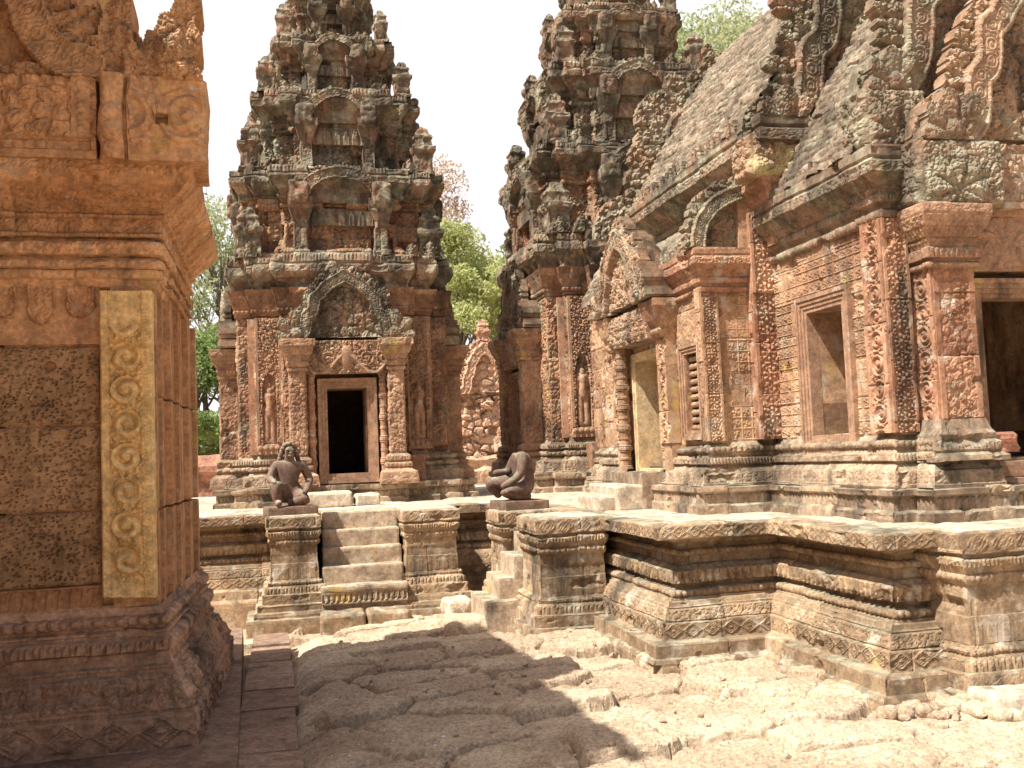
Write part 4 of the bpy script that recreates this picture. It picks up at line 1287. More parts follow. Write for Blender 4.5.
def tower(label, cx, cy, S, seed, door=True):
    t = thing('sanctuary_tower', label, 'tower', (cx, cy, 0.955))
    def Z(z): return 0.955 + (z - 0.955) * S
    def plan(h, k=1.0):
        return redent(cx, cy, h * S, h * S, [(.42 * S * k, .22 * S * k), (.28 * S * k, .14 * S * k)])
    def pr(rows):
        return [(o * S, Z(z)) + ((q[0], q[1] * S) if q else ()) for o, z, *q in rows]
    n = 20
    # two-step base
    a = Acc()
    mould(a, plan(2.05), pr([(.06, .90), (.06, 1.0), (.03, 1.01), (.0, 1.03), (.0, 1.12, 'lotus', .02), (.03, 1.13), (.05, 1.15), (.05, 1.22), (-.5, 1.225)]), True, 0.022, seed, wamp=0.012, bj=0.006)
    mould(a, plan(1.70), pr([(.24, 1.21), (.24, 1.24), (.22, 1.25), (.20, 1.40, 'fine', .012), (.14, 1.42), (.12, 1.45), (.10, 1.47), (.13, 1.48), (.13, 1.54, 'bead', .02), (.07, 1.55), (.07, 1.58), (.10, 1.59), (.10, 1.65, 'lotus', .02), (.03, 1.67), (0, 1.72)]),
          True, 0.02, seed + 1, wamp=0.01, bj=0.006, skip=(n - 1,) if door else ())
    a.build('moulded_base', M['hallbase'], t)
    # body
    a = Acc()
    low = [(0, 1.70), (0, 2.95, 'fine', .03)]
    mould(a, plan(1.70), pr(low), True, 0.022, seed + 2, wamp=0.008, bj=0.012, course=0.36, skip=(n - 1,) if door else ())
    body = [(0, 2.95), (0, 3.98, 'fine', .035), (.03, 3.99), (.03, 4.03), (.05, 4.04), (.05, 4.10, 'bead', .02), (.06, 4.12), (.08, 4.20), (.11, 4.30), (.14, 4.40)]
    mould(a, plan(1.70), pr(body), True, 0.022, seed + 2, wamp=0.008, bj=0.012, course=0.36)
    if door:
        W = 2 * 1.00 * S
        wall(a, (cx - 1.00 * S, cy - 1.70 * S, Z(1.20)), (1, 0, 0), W, 1.76 * S, 'fine', 0.02, 0.022, 0.5, holes=((0.66 * S, 1.29 * S, -1, 1.56 * S),), seed=seed)
        for (x0, x1, y0, y1, z0, z1) in ((-.6, .6, -1.3, 1.2, 1.15, 1.22), (-1.23, -.50, -1.90, -1.4, 1.2, 1.66), (.50, 1.23, -1.90, -1.4, 1.2, 1.66)):
            slab(a, cx + x0 * S, cx + x1 * S, cy + y0 * S, cy + y1 * S, Z(z0), Z(z1), 0.2, 0.0)
    a.build('body', M['tower'], t)
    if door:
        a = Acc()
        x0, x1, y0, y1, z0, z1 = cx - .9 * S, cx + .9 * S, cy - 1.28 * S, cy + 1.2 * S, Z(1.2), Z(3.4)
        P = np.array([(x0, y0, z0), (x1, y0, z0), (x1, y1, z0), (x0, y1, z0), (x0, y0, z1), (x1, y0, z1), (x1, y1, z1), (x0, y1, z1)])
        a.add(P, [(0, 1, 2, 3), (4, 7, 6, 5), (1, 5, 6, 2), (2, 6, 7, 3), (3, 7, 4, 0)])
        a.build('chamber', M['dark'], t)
    # devata niches on the corner piers of the front and left faces
    for face in ('front', 'left'):
        ex, (nx, ny) = FACES[face]
        for sg in (-1, 1):
            a = Acc()
            org = np.array(face_org(cx, cy, face, 1.51 * S, Z(1.75))) + np.array(ex) * (sg * 1.21 * S - 0.20 * S)
            def hh(U, Wg, S=S):
                W, H = 0.40 * S, 2.2 * S
                e = np.minimum(U, W - U)
                arch = (np.abs(U - W / 2) < 0.115 * S * np.sqrt(np.clip(1 - np.clip((Wg - 0.95 * S) / (0.34 * S), 0, 1) ** 2, 0, 1))) & (Wg > 0.16 * S) & (Wg < 1.3 * S)
                pet = orn('fine', U, Wg, 0.16, seed) * 0.045 * S
                fig = figure(U, Wg, W / 2, 0.19 * S, 0.92 * S)
                base = 0.025 * S * orn('bead', U, np.clip(Wg - 0.06 * S, 0, 0.08 * S), 0.08 * S, 1) * (Wg < 0.15 * S) + 0.02 * S
                return np.where(arch, -0.05 * S + fig, np.where(Wg < 0.16 * S, base, np.where(e < 0.045 * S, 0.03 * S, pet)))
            plate(a, org, ex, (0, 0, 1), 0.40 * S, 2.2 * S, 0.012, hh, None, 0.08 * S, wamp=0.003, seed=seed)
            a.build('devata_niche', M['frame' if face == 'front' else 'hallred'], t)
    # porches: a real door in front, blind ones on the other sides
    for face in ('front', 'left', 'right', 'back'):
        ex, (nx, ny) = FACES[face]
        ex = np.array(ex)
        rs = 0.014 if face == 'front' else (0.022 if face == 'left' else 0.05)
        D = 2.12 if face == 'front' else 2.02
        for sg in (-1, 1):
            a = Acc()
            c = np.array([cx, cy]) + np.array([nx, ny]) * (D - 0.16) * S + ex[:2] * sg * 0.77 * S
            hw = 0.125 * S
            if nx:
                fp = rect(c[0] - 0.16 * S, c[0] + 0.16 * S, c[1] - hw, c[1] + hw)
            else:
                fp = rect(c[0] - hw, c[0] + hw, c[1] - 0.16 * S, c[1] + 0.16 * S)
            mould(a, fp, pr([(.17, 1.215), (.17, 1.25), (.15, 1.40, 'fine', .01), (.09, 1.43), (.06, 1.47), (.08, 1.48), (.08, 1.54, 'bead', .015), (.04, 1.56), (.06, 1.59), (.06, 1.65, 'lotus', .012), (0, 1.69),
                             (0, 1.73), (0, 3.02, 'fine', .024), (.03, 3.03), (.03, 3.07), (.01, 3.08), (.04, 3.12), (.05, 3.17, 'bead', .01), (.03, 3.19), (.07, 3.27, 'lotus', .014), (.09, 3.29), (.13, 3.40, 'fine', .014), (.15, 3.42), (.15, 3.52, 'fine', .01), (-.1, 3.525)]), True, rs, seed + 3 + sg, wamp=0.007, bj=0.004)
            a.build('pilaster', M['frame'], t)
        a = Acc()
        org = np.array(face_org(cx, cy, face, (D - 0.06) * S, Z(2.98))) - ex * 0.66 * S
        def lin(U, Wg, S=S):
            W, H = 1.32 * S, 0.52 * S
            x = (U - W / 2) / (W / 2)
            cres = 0.28 + 0.30 * np.cos(x * np.pi * 1.6)
            d = np.abs(Wg / H - cres)
            gar = np.exp(-(d / 0.10) ** 2) * 0.06 * S
            fo = np.maximum(orn('fine', U + 2, Wg, 0.2, seed) * 0.05, orn('scroll', U + 0.1, np.clip(Wg - 0.1 * S, 0, 0.3 * S), 0.30 * S, 4) * 0.05 * (Wg > 0.1 * S) * (Wg < 0.4 * S)) * S
            cen = 0.07 * S * np.sqrt(np.clip(1 - (x / 0.16) ** 2 - ((Wg / H - 0.5) / 0.4) ** 2, 0, 1))
            return np.maximum(np.maximum(gar, fo), cen)
        plate(a, org, ex, (0, 0, 1), 1.32 * S, 0.53 * S, rs, lin, None, 0.35 * S, wamp=0.005, seed=seed)
        a.build('lintel', M['frame'], t)
        a = Acc()
        o2 = np.array(face_org(cx, cy, face, (D - 0.22) * S, Z(1.40))) - ex * 0.315 * S
        box_frame(a, o2, ex, 0.63 * S, 1.36 * S, 0.15 * S, 0.10 * S, 0.28 * S, seed=seed, steps=3)
        slab(a, *(sorted((o2[0] - ex[0] * 0.2 * S - nx * .1, o2[0] + ex[0] * 0.83 * S + nx * 0.02))), *(sorted((o2[1] - ex[1] * 0.2 * S - ny * .1 + 0, o2[1] + ex[1] * 0.83 * S + ny * 0.08))), Z(1.19), Z(1.235), 0.05, 0.003) if face == 'front' else None
        if face != 'front' or not door:
            plate(a, o2, ex, (0, 0, 1), 0.63 * S, 1.36 * S, 0.03, lambda U, Wg: 0.02 * (np.abs(U - 0.315 * S) < 0.04) + 0.012 * orn('diamond', Wg, np.clip(U, 0, 0.63 * S), 0.3 * S, 1), None, 0.2 * S)
        a.build('door_frame', M['frame'], t)
        for sg in (-1, 1):
            a = Acc()
            c = np.array([cx, cy]) + np.array([nx, ny]) * (D - 0.14) * S + ex[:2] * sg * 0.565 * S
            revolve(a, c[0], c[1], ringed(Z(1.22), Z(2.98), 0.062 * S, 5), 12)
            a.build('colonnette', M['hallred'], t)
        ho = np.array(face_org(cx, cy, face, (D - 0.12) * S, Z(3.53)))
        pediment('pediment', M['top'], t, ho, ex, 1.62 * S, 1.02 * S, 0.4 * S, 0.016 if face == 'front' else (0.024 if face == 'left' else 0.05), seed + 11, flame=0.10, band=0.06, wear=0.35, figs=3, relief=0.07 * S, deep=0.03)
    # main cornice and the upper storeys
    def cornice(a, h, z0, z1, fl, sd, res=0.024, k=1.0):
        d = z1 - z0
        mould(a, plan(h, k), pr([(-.02, z0), (.02, z0 + .03 * d), (.03, z0 + .14 * d, 'bead', .02), (.02, z0 + .17 * d), (fl * .45, z0 + .32 * d), (fl * .8, z0 + .44 * d), (fl * .95, z0 + .50 * d), (fl, z0 + .52 * d), (fl, z0 + .72 * d, 'fine', .012),
                                 (fl * .8, z0 + .75 * d), (fl * .9, z0 + .80 * d), (fl * .85, z0 + .97 * d, 'lotus', .02), (fl * .5, z1), (-.35, z1 + .01)]), True, res, sd, wamp=0.036, wscale=0.2, blen=0.42, bj=0.03, course=0.24)
    a = Acc()
    cornice(a, 1.70, 4.36, 4.95, .15, seed + 20)
    a.build('cornice', M['top'], t)
    st = [(1.60, 4.94, 5.92, 6.42, .17), (1.27, 6.41, 7.30, 7.86, .15), (0.92, 7.85, 8.50, 8.96, .13), (0.60, 8.95, 9.62, 9.98, .10)]
    for k, (h, z0, z1, z2, fl) in enumerate(st):
        kk = h / 1.8
        a = Acc()
        mould(a, plan(h, kk), pr([(.07, z0 - .02), (.07, z0 + .05), (.04, z0 + .06), (.05, z0 + .11, 'bead', .02), (-.06, z0 + .15), (-.06, z1 - .16, 'fine', .05), (.0, z1 - .14), (.0, z1 - .09, 'bead', .02), (-.03, z1 - .07), (.0, z1 + .02)]), True, 0.024, seed + 30 + k,
              wamp=0.034, wscale=0.2, blen=0.36, bj=0.04, course=0.25)
        o = a.build('upper_storey', M['tower'] if k == 0 else M['towertop'], t)
        a = Acc()
        cornice(a, h, z1 - .01, z2, fl, seed + 40 + k, k=kk)
        a.build('storey_cornice', M['towertop'], o)
        zb = z0 + 0.01
        hgt = z2 - z0
        for face in ('front', 'left', 'right', 'back'):
            ex, (nx, ny) = FACES[face]
            ex = np.array(ex)
            rs = 0.022 if face in ('front', 'left') else 0.05
            a = Acc()
            W = 1.02 * kk
            D = h + 0.10
            for sg in (-1, 1):
                p_ = np.array(face_org(cx, cy, face, (D - 0.1) * S, 0)) + ex * sg * W * 0.72 * S
                b = 0.115 * S * (kk * 0.6 + 0.4)
                mould(a, rect(p_[0] - b, p_[0] + b, p_[1] - b, p_[1] + b), pr([(.03, zb), (.03, zb + .07), (0, zb + .10), (0, zb + hgt * .38, 'fine', .012), (.02, zb + hgt * .40), (.05, zb + hgt * .46), (.09, zb + hgt * .55), (.09, zb + hgt * .64), (-.05, zb + hgt * .645)]), True, rs, seed + k + sg, wamp=0.014, bj=0.02, blen=0.2)
            plate(a, np.array(face_org(cx, cy, face, (D - 0.06) * S, Z(zb + hgt * .34))) - ex * W * 0.72 * S, ex, (0, 0, 1), 1.44 * W * S, hgt * .17 * S, rs, lambda U, Wg: 0.04 * orn('lotus', U, Wg, hgt * .17 * S, 3), None, 0.2 * S, wamp=0.01)
            a.build('niche', M['towertop'], o)
            pediment('niche_pediment', M['towertop'], o, face_org(cx, cy, face, (D + 0.02) * S, Z(zb + hgt * .60)), ex, 1.34 * W * S, hgt * .33 * S, 0.34 * S, rs, seed + 50 + k, flame=0.07, band=0.085, naga=False, arch=ROUNDARCH,
                     relief=0.06 * S * (0.5 + 0.5 * kk), wear=0.5, figs=1, deep=0.20 * S, rough=0.035)
            for sg in (-1, 1):
                a = Acc()
                b = 0.17 * S * (kk * 0.6 + 0.4)
                c = np.array(face_org(cx, cy, face, (D - 0.02) * S, 0)) + ex * sg * W * 0.74 * S
                slab(a, c[0] - b, c[0] + b, c[1] - b, c[1] + b, Z(zb + hgt * .57), Z(zb + hgt * .57) + 2.3 * b, 0.028, 0.045, 0.11, seed + k * 3 + sg, 0.5, 0.05)
                a.build('carved_block', M['towertop'], o)
        # corner antefixes standing on the ledge below this storey
        hb = (1.70, 1.60, 1.27, 0.92)[k] - 0.24 * kk
        for sx in (-1, 1):
            for sy in (-1, 1):
                if k == 0 or True:
                    a = Acc()
                    mini_tower(a, cx + sx * hb * S, cy + sy * (hb - 0.14 * kk) * S, Z(z0 - .02), 0.50 * S * (kk * .7 + .3), (z2 - z0) * 0.60 * S, 0.03, seed + k * 4 + sx + sy)
                    a.build('corner_antefix', M['towertop'], o)
        rnd2 = random.Random(seed * 10 + k)
        for face in ('front', 'left', 'right'):
            ex, (nx, ny) = FACES[face]
            ex = np.array(ex)
            for q in (-1.02, -0.80, 0.80, 1.02):
                if rnd2.random() < 0.2: continue
                p_ = np.array(face_org(cx, cy, face, ((1.70, 1.60, 1.27, 0.92)[k] - (0.02 if abs(q) < 0.9 else 0.12) * kk) * S, Z(z0))) + ex * q * h * S * 0.9
                a = Acc()
                leaf_antefix(a, p_, ex, 0.30 * S * (kk * .7 + .3), 0.27 * S * (kk * .6 + .4) * rnd2.uniform(.7, 1.1), 0.14 * S, 0.026, seed + k)
                a.build('edge_antefix', M['towertop'], o)
    a = Acc()
    revolve(a, cx, cy, [(r * S, Z(z)) for r, z in ((.50, 9.9), (.56, 10.02), (.50, 10.14), (.42, 10.2), (.46, 10.3), (.42, 10.42), (.30, 10.5), (.34, 10.6), (.25, 10.75), (.1, 10.9), (.0, 10.92))], 24, seed, 0.03)
    a.build('lotus_crown', M['towertop'], t)
    resize(t, HS)
    return t

tower('tall red sandstone tower with an open dark doorway behind the crouching guardian', 1.0, 18.05, 1.0, 100, True)
tower('larger sandstone tower rising behind the roofs of the long hall', 6.45, 18.35, 1.12, 200, True)
# broken threshold stones before the dark door
for (x0, x1, z1, sd, lab) in ((0.30, 0.98, 1.20, 5, 'broken threshold slab before the dark tower door, the wider left piece'), (1.02, 1.40, 1.155, 8, 'broken threshold slab before the dark tower door, the small right piece')):
    a = Acc()
    slab(a, x0 * HS, x1 * HS, 15.15 * HS, 15.62 * HS, TOP - 0.02, z1, 0.03, 0.02, 0.16, sd, 0.5, 0.04)
    tag(a.build('threshold_stone', M['paving']), lab, 'stone')

# ------------------------------------------------------------------ long hall on the right
hall = thing('temple_hall', 'long carved sandstone hall on the right with vaulted roofs, deep window and side porch', 'building', (5.0, 9.5, 0.955))
AX = 6.5
def mir(p): return [(2 * AX - x, y) for x, y in p][::-1]
NEAR = [(4.25, 10.66), (4.25, 9.55), (5.0, 9.55), (5.0, 7.45), (5.20, 7.45), (5.20, 7.22), (5.70, 7.22)]
FAR = [(5.0, 15.6), (5.0, 12.85), (4.25, 12.85), (4.25, 11.74)]
HB = [(.25, .90), (.25, 1.0), (.235, 1.01), (.21, 1.02), (.205, 1.12, 'lotus', .016), (.22, 1.13), (.245, 1.14), (.245, 1.185), (.16, 1.19)]
HB2 = [(.165, 1.19), (.165, 1.22), (.15, 1.225), (.14, 1.335, 'fine', .009), (.12, 1.34), (.09, 1.38), (.07, 1.40), (.075, 1.41), (.10, 1.415), (.10, 1.475, 'lotus', .02), (.06, 1.48), (.05, 1.51), (.05, 1.525), (.07, 1.53), (.07, 1.585, 'bead', .018), (.03, 1.59), (.0, 1.63), (0, 1.66), (-.12, 1.665)]
a = Acc()
full = FAR + NEAR + mir(NEAR) + mir(FAR)
mould(a, [(5.0, 15.6), (5.0, 12.85), (4.25, 12.85), (4.25, 9.55)] + NEAR[2:] + mir(NEAR)[:-2] + [(8.75, 9.55), (8.75, 12.85), (8.0, 12.85), (8.0, 15.6)], HB, False, 0.014, 61, wamp=0.007, bj=0.005, blen=0.6, course=0.3)
mould(a, FAR, HB2, False, 0.014, 62, wamp=0.006, bj=0.005)
mould(a, NEAR, HB2, False, 0.012, 63, wamp=0.006, bj=0.005)
mould(a, mir(NEAR), HB2[::2], False, 0.1, 63)
a.build('moulded_base', M['hallbase'], hall)
a = Acc()
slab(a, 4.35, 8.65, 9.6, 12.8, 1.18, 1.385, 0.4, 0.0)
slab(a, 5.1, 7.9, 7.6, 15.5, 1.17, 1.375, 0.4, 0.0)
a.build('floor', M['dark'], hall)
a = Acc()
slab(a, 3.90, 4.35, 10.66, 11.74, 0.92, 1.33, 0.04, 0.01, 0.15)
a.build('side_sill', M['hallbase'], hall)
a = Acc()
slab(a, 5.60, 7.40, 7.14, 7.62, 0.97, 1.24, 0.04, 0.006)
slab(a, 5.68, 7.32, 7.20, 7.62, 1.245, 1.375, 0.04, 0.006, 0.2, 3)
a.build('door_sill', M['frame'], hall)
# main side wall with the deep window
a = Acc()
wall(a, (5.0, 9.55, 1.63), (0, -1, 0), 2.12, 2.07, 'squares', 0.02, 0.0115, 0.46, holes=((0.775, 1.40, 0.03, 1.215),), seed=7, blen=0.5, course=0.34, bj=0.007)
a.build('side_wall', M['hall'], hall)
a = Acc()
box_frame(a, (5.0, 8.775, 1.66), (0, -1, 0), 0.625, 1.185, 0.16, 0.055, 0.1, steps=4)
w = a.build('window', M['frame'], hall)
# corner piers carved with scrolls and rosettes
def pier(name, x0, x1, y0, y1, z0, z1, front, left, fd, ldp, mat, seed, res=0.0105):
    a = Acc()
    strip(a, (x0, y0, z0), (1, 0, 0), x1 - x0, z1 - z0, front, fd, res, 0.05, seed, 0.13)
    strip(a, (x0, y1, z0), (0, -1, 0), y1 - y0, z1 - z0, left, ldp, res, 0.05, seed + 1, 0.16)
    slab(a, x0 + 0.03, x1 - 0.01, y0 + 0.03, y1 - 0.01, z0, z1 - 0.003, 0.1, 0.0)
    return a.build(name, mat, hall)
pier('carved_pier', 4.75, 5.04, 9.42, 9.62, 1.65, 4.0, 'rosette', 'plain', 0.028, 0.0, M['hallred'], 3)
pier('carved_pier', 4.94, 5.17, 7.40, 7.70, 1.65, 3.46, 'rosette', 'scroll', 0.032, 0.026, M['hallred'], 5)
pier('door_pier', 5.23, 5.61, 7.17, 7.47, 1.72, 3.0, 'fine', 'scroll', 0.026, 0.024, M['hallred'], 8)
a = Acc()
DP = [(.12, 1.40), (.12, 1.44), (.07, 1.47), (.08, 1.49), (.08, 1.55, 'lotus', .015), (.04, 1.57), (.05, 1.62, 'bead', .012), (.03, 1.65), (.0, 1.74)]
mould(a, rect(5.21, 5.62, 7.15, 7.5), DP, True, 0.0105, 5, wamp=0.005)
a.build('pier_base', M['hallbase'], hall)
a = Acc()
CP = [(0, 2.98), (.035, 2.99), (.04, 3.03, 'bead', .01), (.015, 3.045), (.015, 3.06), (.05, 3.07), (.055, 3.15, 'lotus', .014), (.02, 3.165), (.03, 3.20), (.035, 3.24, 'bead', .012), (.05, 3.25), (.08, 3.32, 'lotus', .014), (.09, 3.33), (.12, 3.41, 'fine', .012), (.125, 3.43), (.125, 3.50, 'fine', .008), (-.1, 3.505)]
mould(a, rect(5.22, 5.62, 7.16, 7.5), CP, True, 0.0105, 6, wamp=0.005)
a.build('pier_capital', M['frame'], hall)
# mirrored pier and walls on the far side (out of the photo)
a = Acc()
slab(a, 7.38, 7.78, 7.16, 7.5, 1.66, 3.5, 0.1, 0.004)
slab(a, 7.83, 8.06, 7.4, 7.7, 1.65, 3.6, 0.1, 0.004)
wall(a, (8.0, 7.45, 1.63), (0, 1, 0), 2.1, 2.07, 'plain', 0, 0.06, 0.4, holes=((0.7, 1.5, 0.0, 1.2),))
wall(a, (8.75, 9.55, 1.63), (0, 1, 0), 3.3, 1.6, 'plain', 0, 0.08, 0.4, holes=())
wall(a, (8.0, 9.4, 3.2), (0, 1, 0), 6.2, 1.2, 'plain', 0, 0.1, 0.4)
a.build('far_wall', M['hall'], hall)
# front door
a = Acc()
box_frame(a, (5.80, 7.36, 1.40), (1, 0, 0), 1.4, 1.36, 0.16, 0.10, 0.16, steps=4)
for c in (5.665, 7.335):
    revolve(a, c, 7.30, ringed(1.40, 2.96, 0.045, 9), 12)
a.build('door_frame', M['frame'], hall)
a = Acc()
def lin2(U, Wg):
    k, uu = _cells(U - 0.85, 0.42)
    vv = (Wg - 0.22) / 0.22
    arc = np.exp(-((np.hypot(uu, vv + 0.25) - 0.72) / 0.12) ** 2)
    fo = orn('foliage', U, Wg, 0.22, 4) * 0.6
    return 0.035 * np.maximum(arc, fo) * (Wg > 0.04) * (Wg < 0.46) + 0.02 * (Wg >= 0.47)
plate(a, (5.60, 7.26, 2.98), (1, 0, 0), (0, 0, 1), 1.8, 0.52, 0.011, lin2, None, 0.3, wamp=0.004)
a.build('lintel', M['frame'], hall)
a = Acc()
plate(a, (5.95, 7.22, 3.50), (1, 0, 0), (0, 0, 1), 1.1, 0.56, 0.011, lambda U, Wg: np.where(Wg < 0.06, 0.05, 0.055 * orn('foliage', U, Wg, 0.3, 6)), None, 0.3, wamp=0.006)
a.build('carved_frieze', M['gable'], hall)
# inner partition seen through the door
a = Acc()
wall(a, (5.5, 7.98, 1.375), (1, 0, 0), 0.62, 2.4, 'plain', 0, 0.03, 0.14, seed=3)
slab(a, 5.46, 5.62, 7.9, 8.1, 1.375, 3.2, 0.05, 0.003)
a.build('inner_wall', M['jamb'], hall)
# cornices
def cor(z0, z1, fl):
    d = z1 - z0
    return [(0, z0), (.035, z0 + .02 * d), (.04, z0 + .12 * d, 'bead', .012), (.01, z0 + .15 * d), (.015, z0 + .20 * d), (.05, z0 + .24 * d), (.055, z0 + .34 * d, 'lotus', .012), (.04, z0 + .37 * d), (fl * .45, z0 + .46 * d, 'fine', .014), (fl * .48, z0 + .475 * d), (fl * .5, z0 + .49 * d, 'bead', .008), (fl * .8, z0 + .58 * d, 'fine', .014), (fl * .92, z0 + .62 * d),
            (fl, z0 + .64 * d), (fl, z0 + .80 * d, 'fine', .016), (fl * .88, z0 + .83 * d), (fl * .98, z0 + .87 * d), (fl, z1), (-.1, z1 + .01)]
a = Acc()
mould(a, [(5.0, 9.46), (5.0, 7.45), (5.2, 7.45)], cor(3.45, 4.04, .2), False, 0.012, 71, wamp=0.009, wscale=0.15, bj=0.005, blen=0.6)
a.build('eave_cornice', M['top'], hall)
a = Acc()
mould(a, rect(4.98, 5.22, 7.42, 7.75), cor(3.46, 4.06, .13), True, 0.012, 73, wamp=0.008)
a.build('pier_capital', M['top'], hall)
a = Acc()
mould(a, [(7.8, 7.45), (8.0, 7.45), (8.0, 9.4)], cor(3.45, 4.04, .2), False, 0.08, 71)
a.build('eave_cornice', M['top'], hall)
def antefix_row(name, mat, parent, x, y0, y1, z, w=0.115, h=0.16, sg=-1, seed=0):
    r = random.Random(seed)
    n = int((y1 - y0) / w)
    for k in range(n):
        if r.random() < 0.08: continue
        y = y0 + (k + 0.5) * w
        a = Acc()
        leaf_antefix(a, (x + r.uniform(-.01, .01), y, z - 0.01), (0, -1 if sg < 0 else 1, 0), w * 0.96, h * r.uniform(.75, 1.1), 0.06, 0.012, seed + k)
        a.build(name, mat, parent)
antefix_row('eave_antefix', M['top'], hall, 4.83, 7.75, 9.3, 4.04, seed=3)
a = Acc()
mould(a, [(4.95, 12.9), (4.95, 9.15), (5.2, 9.15)], cor(4.16, 4.86, .30), False, 0.014, 75, wamp=0.010, wscale=0.15, bj=0.006, blen=0.6)
a.build('nave_cornice', M['top'], hall)
a = Acc()
mould(a, [(7.8, 9.15), (8.05, 9.15), (8.05, 12.9)], cor(4.16, 4.86, .30), False, 0.08, 75)
a.build('nave_cornice', M['top'], hall)
antefix_row('nave_antefix', M['top'], hall, 4.68, 9.45, 12.6, 4.86, 0.125, 0.17, seed=5)
a = Acc()
wall(a, (4.95, 12.9, 3.2), (0, -1, 0), 3.25, 1.0, 'plain', 0, 0.03, 0.4, seed=12, bj=0.012, blen=0.6, course=0.26)
wall(a, (5.0, 15.8, 1.63), (0, -1, 0), 3.0, 2.4, 'fine', 0.014, 0.025, 0.4, seed=13)
wall(a, (4.9, 9.3, 3.9), (1, 0, 0), 3.2, 0.9, 'plain', 0, 0.04, 0.3, seed=14)
slab(a, 4.66, 5.0, 9.47, 9.8, 3.6, 4.2, 0.04, 0.01)
a.build('nave_wall', M['hall'], hall)
# roofs
a = Acc()
vault(a, [(4.80, 4.05), (4.90, 4.22), (5.18, 4.72), (5.55, 5.30), (6.05, 6.02), (6.36, 6.36), (6.5, 6.42)], 7.5, 9.3, 0.016, 0.095, 0.022, 5, AX)
a.build('roof', M['roof'], hall)
a = Acc()
vault(a, [(4.70, 4.88), (4.82, 5.06), (5.12, 5.58), (5.5, 6.2), (6.0, 6.9), (6.35, 7.25), (6.5, 7.32)], 9.2, 12.75, 0.018, 0.10, 0.022, 7, AX)
a.build('nave_roof', M['roof'], hall)
a = Acc()
vault(a, [(4.95, 4.0), (5.1, 4.3), (5.5, 4.9), (6.1, 5.6), (6.5, 5.75)], 12.6, 16.2, 0.05, 0.09, 0.016, 9, AX)
a.build('vestibule_roof', M['roof'], hall)
# frontons
pediment('door_pediment', M['gable'], hall, (AX, 7.24, 4.06), (1, 0, 0), 1.86, 1.55, 0.3, 0.011, 300, flame=0.15, band=0.068, naga=False, relief=0.07, wear=0.2, figs=3, deep=0.03)
def nagablock(name, mat, parent, x0, x1, y0, y1, z0, z1, seed, res=0.012, hood=True):
    a = Acc()
    def hf(U, Wg, W=x1 - x0, H=z1 - z0):
        r = np.hypot(U - W * 0.42, Wg - H * 0.25)
        th = np.arctan2(Wg - H * 0.25, U - W * 0.42)
        rib = np.abs(np.cos(th * 4)) ** 0.7 * np.clip(1 - np.abs(r - 0.17) / 0.16, 0, 1)
        edge = -0.06 * np.clip(1 - np.minimum(np.minimum(U, W - U), np.minimum(Wg, H - Wg)) / 0.05, 0, 1) ** 2
        return 0.055 * rib + 0.03 * orn('fine', U, Wg, 0.13, seed) + edge
    plate(a, (x0, y0, z0), (1, 0, 0), (0, 0, 1), x1 - x0, z1 - z0, res, hf, None, y1 - y0 - 0.02, wamp=0.014, wscale=0.14, seed=seed)
    def hl(U, Wg, W=y1 - y0, H=z1 - z0):
        edge = -0.05 * np.clip(1 - np.minimum(np.minimum(U, W - U), np.minimum(Wg, H - Wg)) / 0.05, 0, 1) ** 2
        return 0.03 + 0.04 * orn('foliage', U, Wg, 0.2, seed + 1) + edge
    plate(a, (x0, y1, z0), (0, -1, 0), (0, 0, 1), y1 - y0, z1 - z0, res, hl, None, 0.03, wamp=0.014, wscale=0.14, seed=seed)
    return a.build(name, mat, parent)
nagablock('naga_head', M['top'], hall, 5.14, 5.93, 7.08, 7.5, 3.50, 4.06, 21)
a = Acc()
naga_fan(a, (5.42, 7.16, 4.05), (1, 0, 0), 0.30, -1, 0.25, 0.011, 41)
a.build('naga_head', M['top'], hall)
pediment('gable_pediment', M['top'], hall, (AX, 7.52, 4.55), (1, 0, 0), 2.7, 2.35, 0.3, 0.013, 310, flame=0.13, band=0.05, naga=False, relief=0.08, wear=0.25, figs=1)
nagablock('naga_head', M['top'], hall, 4.86, 5.44, 7.36, 7.7, 4.06, 4.58, 23)
a = Acc()
naga_fan(a, (5.12, 7.46, 4.56), (1, 0, 0), 0.27, -1, 0.25, 0.012, 43)
a.build('naga_head', M['top'], hall)
# nave gable: corbel, ochre naga block, fronton
a = Acc()
mould(a, rect(4.86, 5.35, 9.12, 9.4), [(-.05, 3.62), (-.05, 3.8), (0, 3.82), (.02, 3.9), (.0, 3.95), (.06, 4.05, 'lotus', .014), (.12, 4.16, 'fine', .014), (.16, 4.2), (.16, 4.27, 'fine', .008), (-.1, 4.275)], True, 0.015, 77, wamp=0.006)
a.build('corbel', M['hallred'], hall)
nagablock('naga_head', M['yellowed'], hall, 4.58, 5.30, 8.93, 9.3, 4.26, 4.68, 25)
pediment('nave_pediment', M['top'], hall, (AX, 9.1, 4.66), (1, 0, 0), 3.1, 2.55, 0.35, 0.014, 320, flame=0.14, band=0.05, naga=False, relief=0.09, wear=0.2, figs=1)
a = Acc()
naga_fan(a, (4.98, 9.04, 4.66), (1, 0, 0), 0.36, -1, 0.28, 0.013, 47)
a.build('naga_head', M['gable'], hall)
pediment('rear_pediment', M['top'], hall, (AX, 12.78, 4.45), (1, 0, 0), 3.6, 2.45, 0.3, 0.025, 330, flame=0.12, band=0.05, naga=False, relief=0.08, wear=0.25, figs=1)

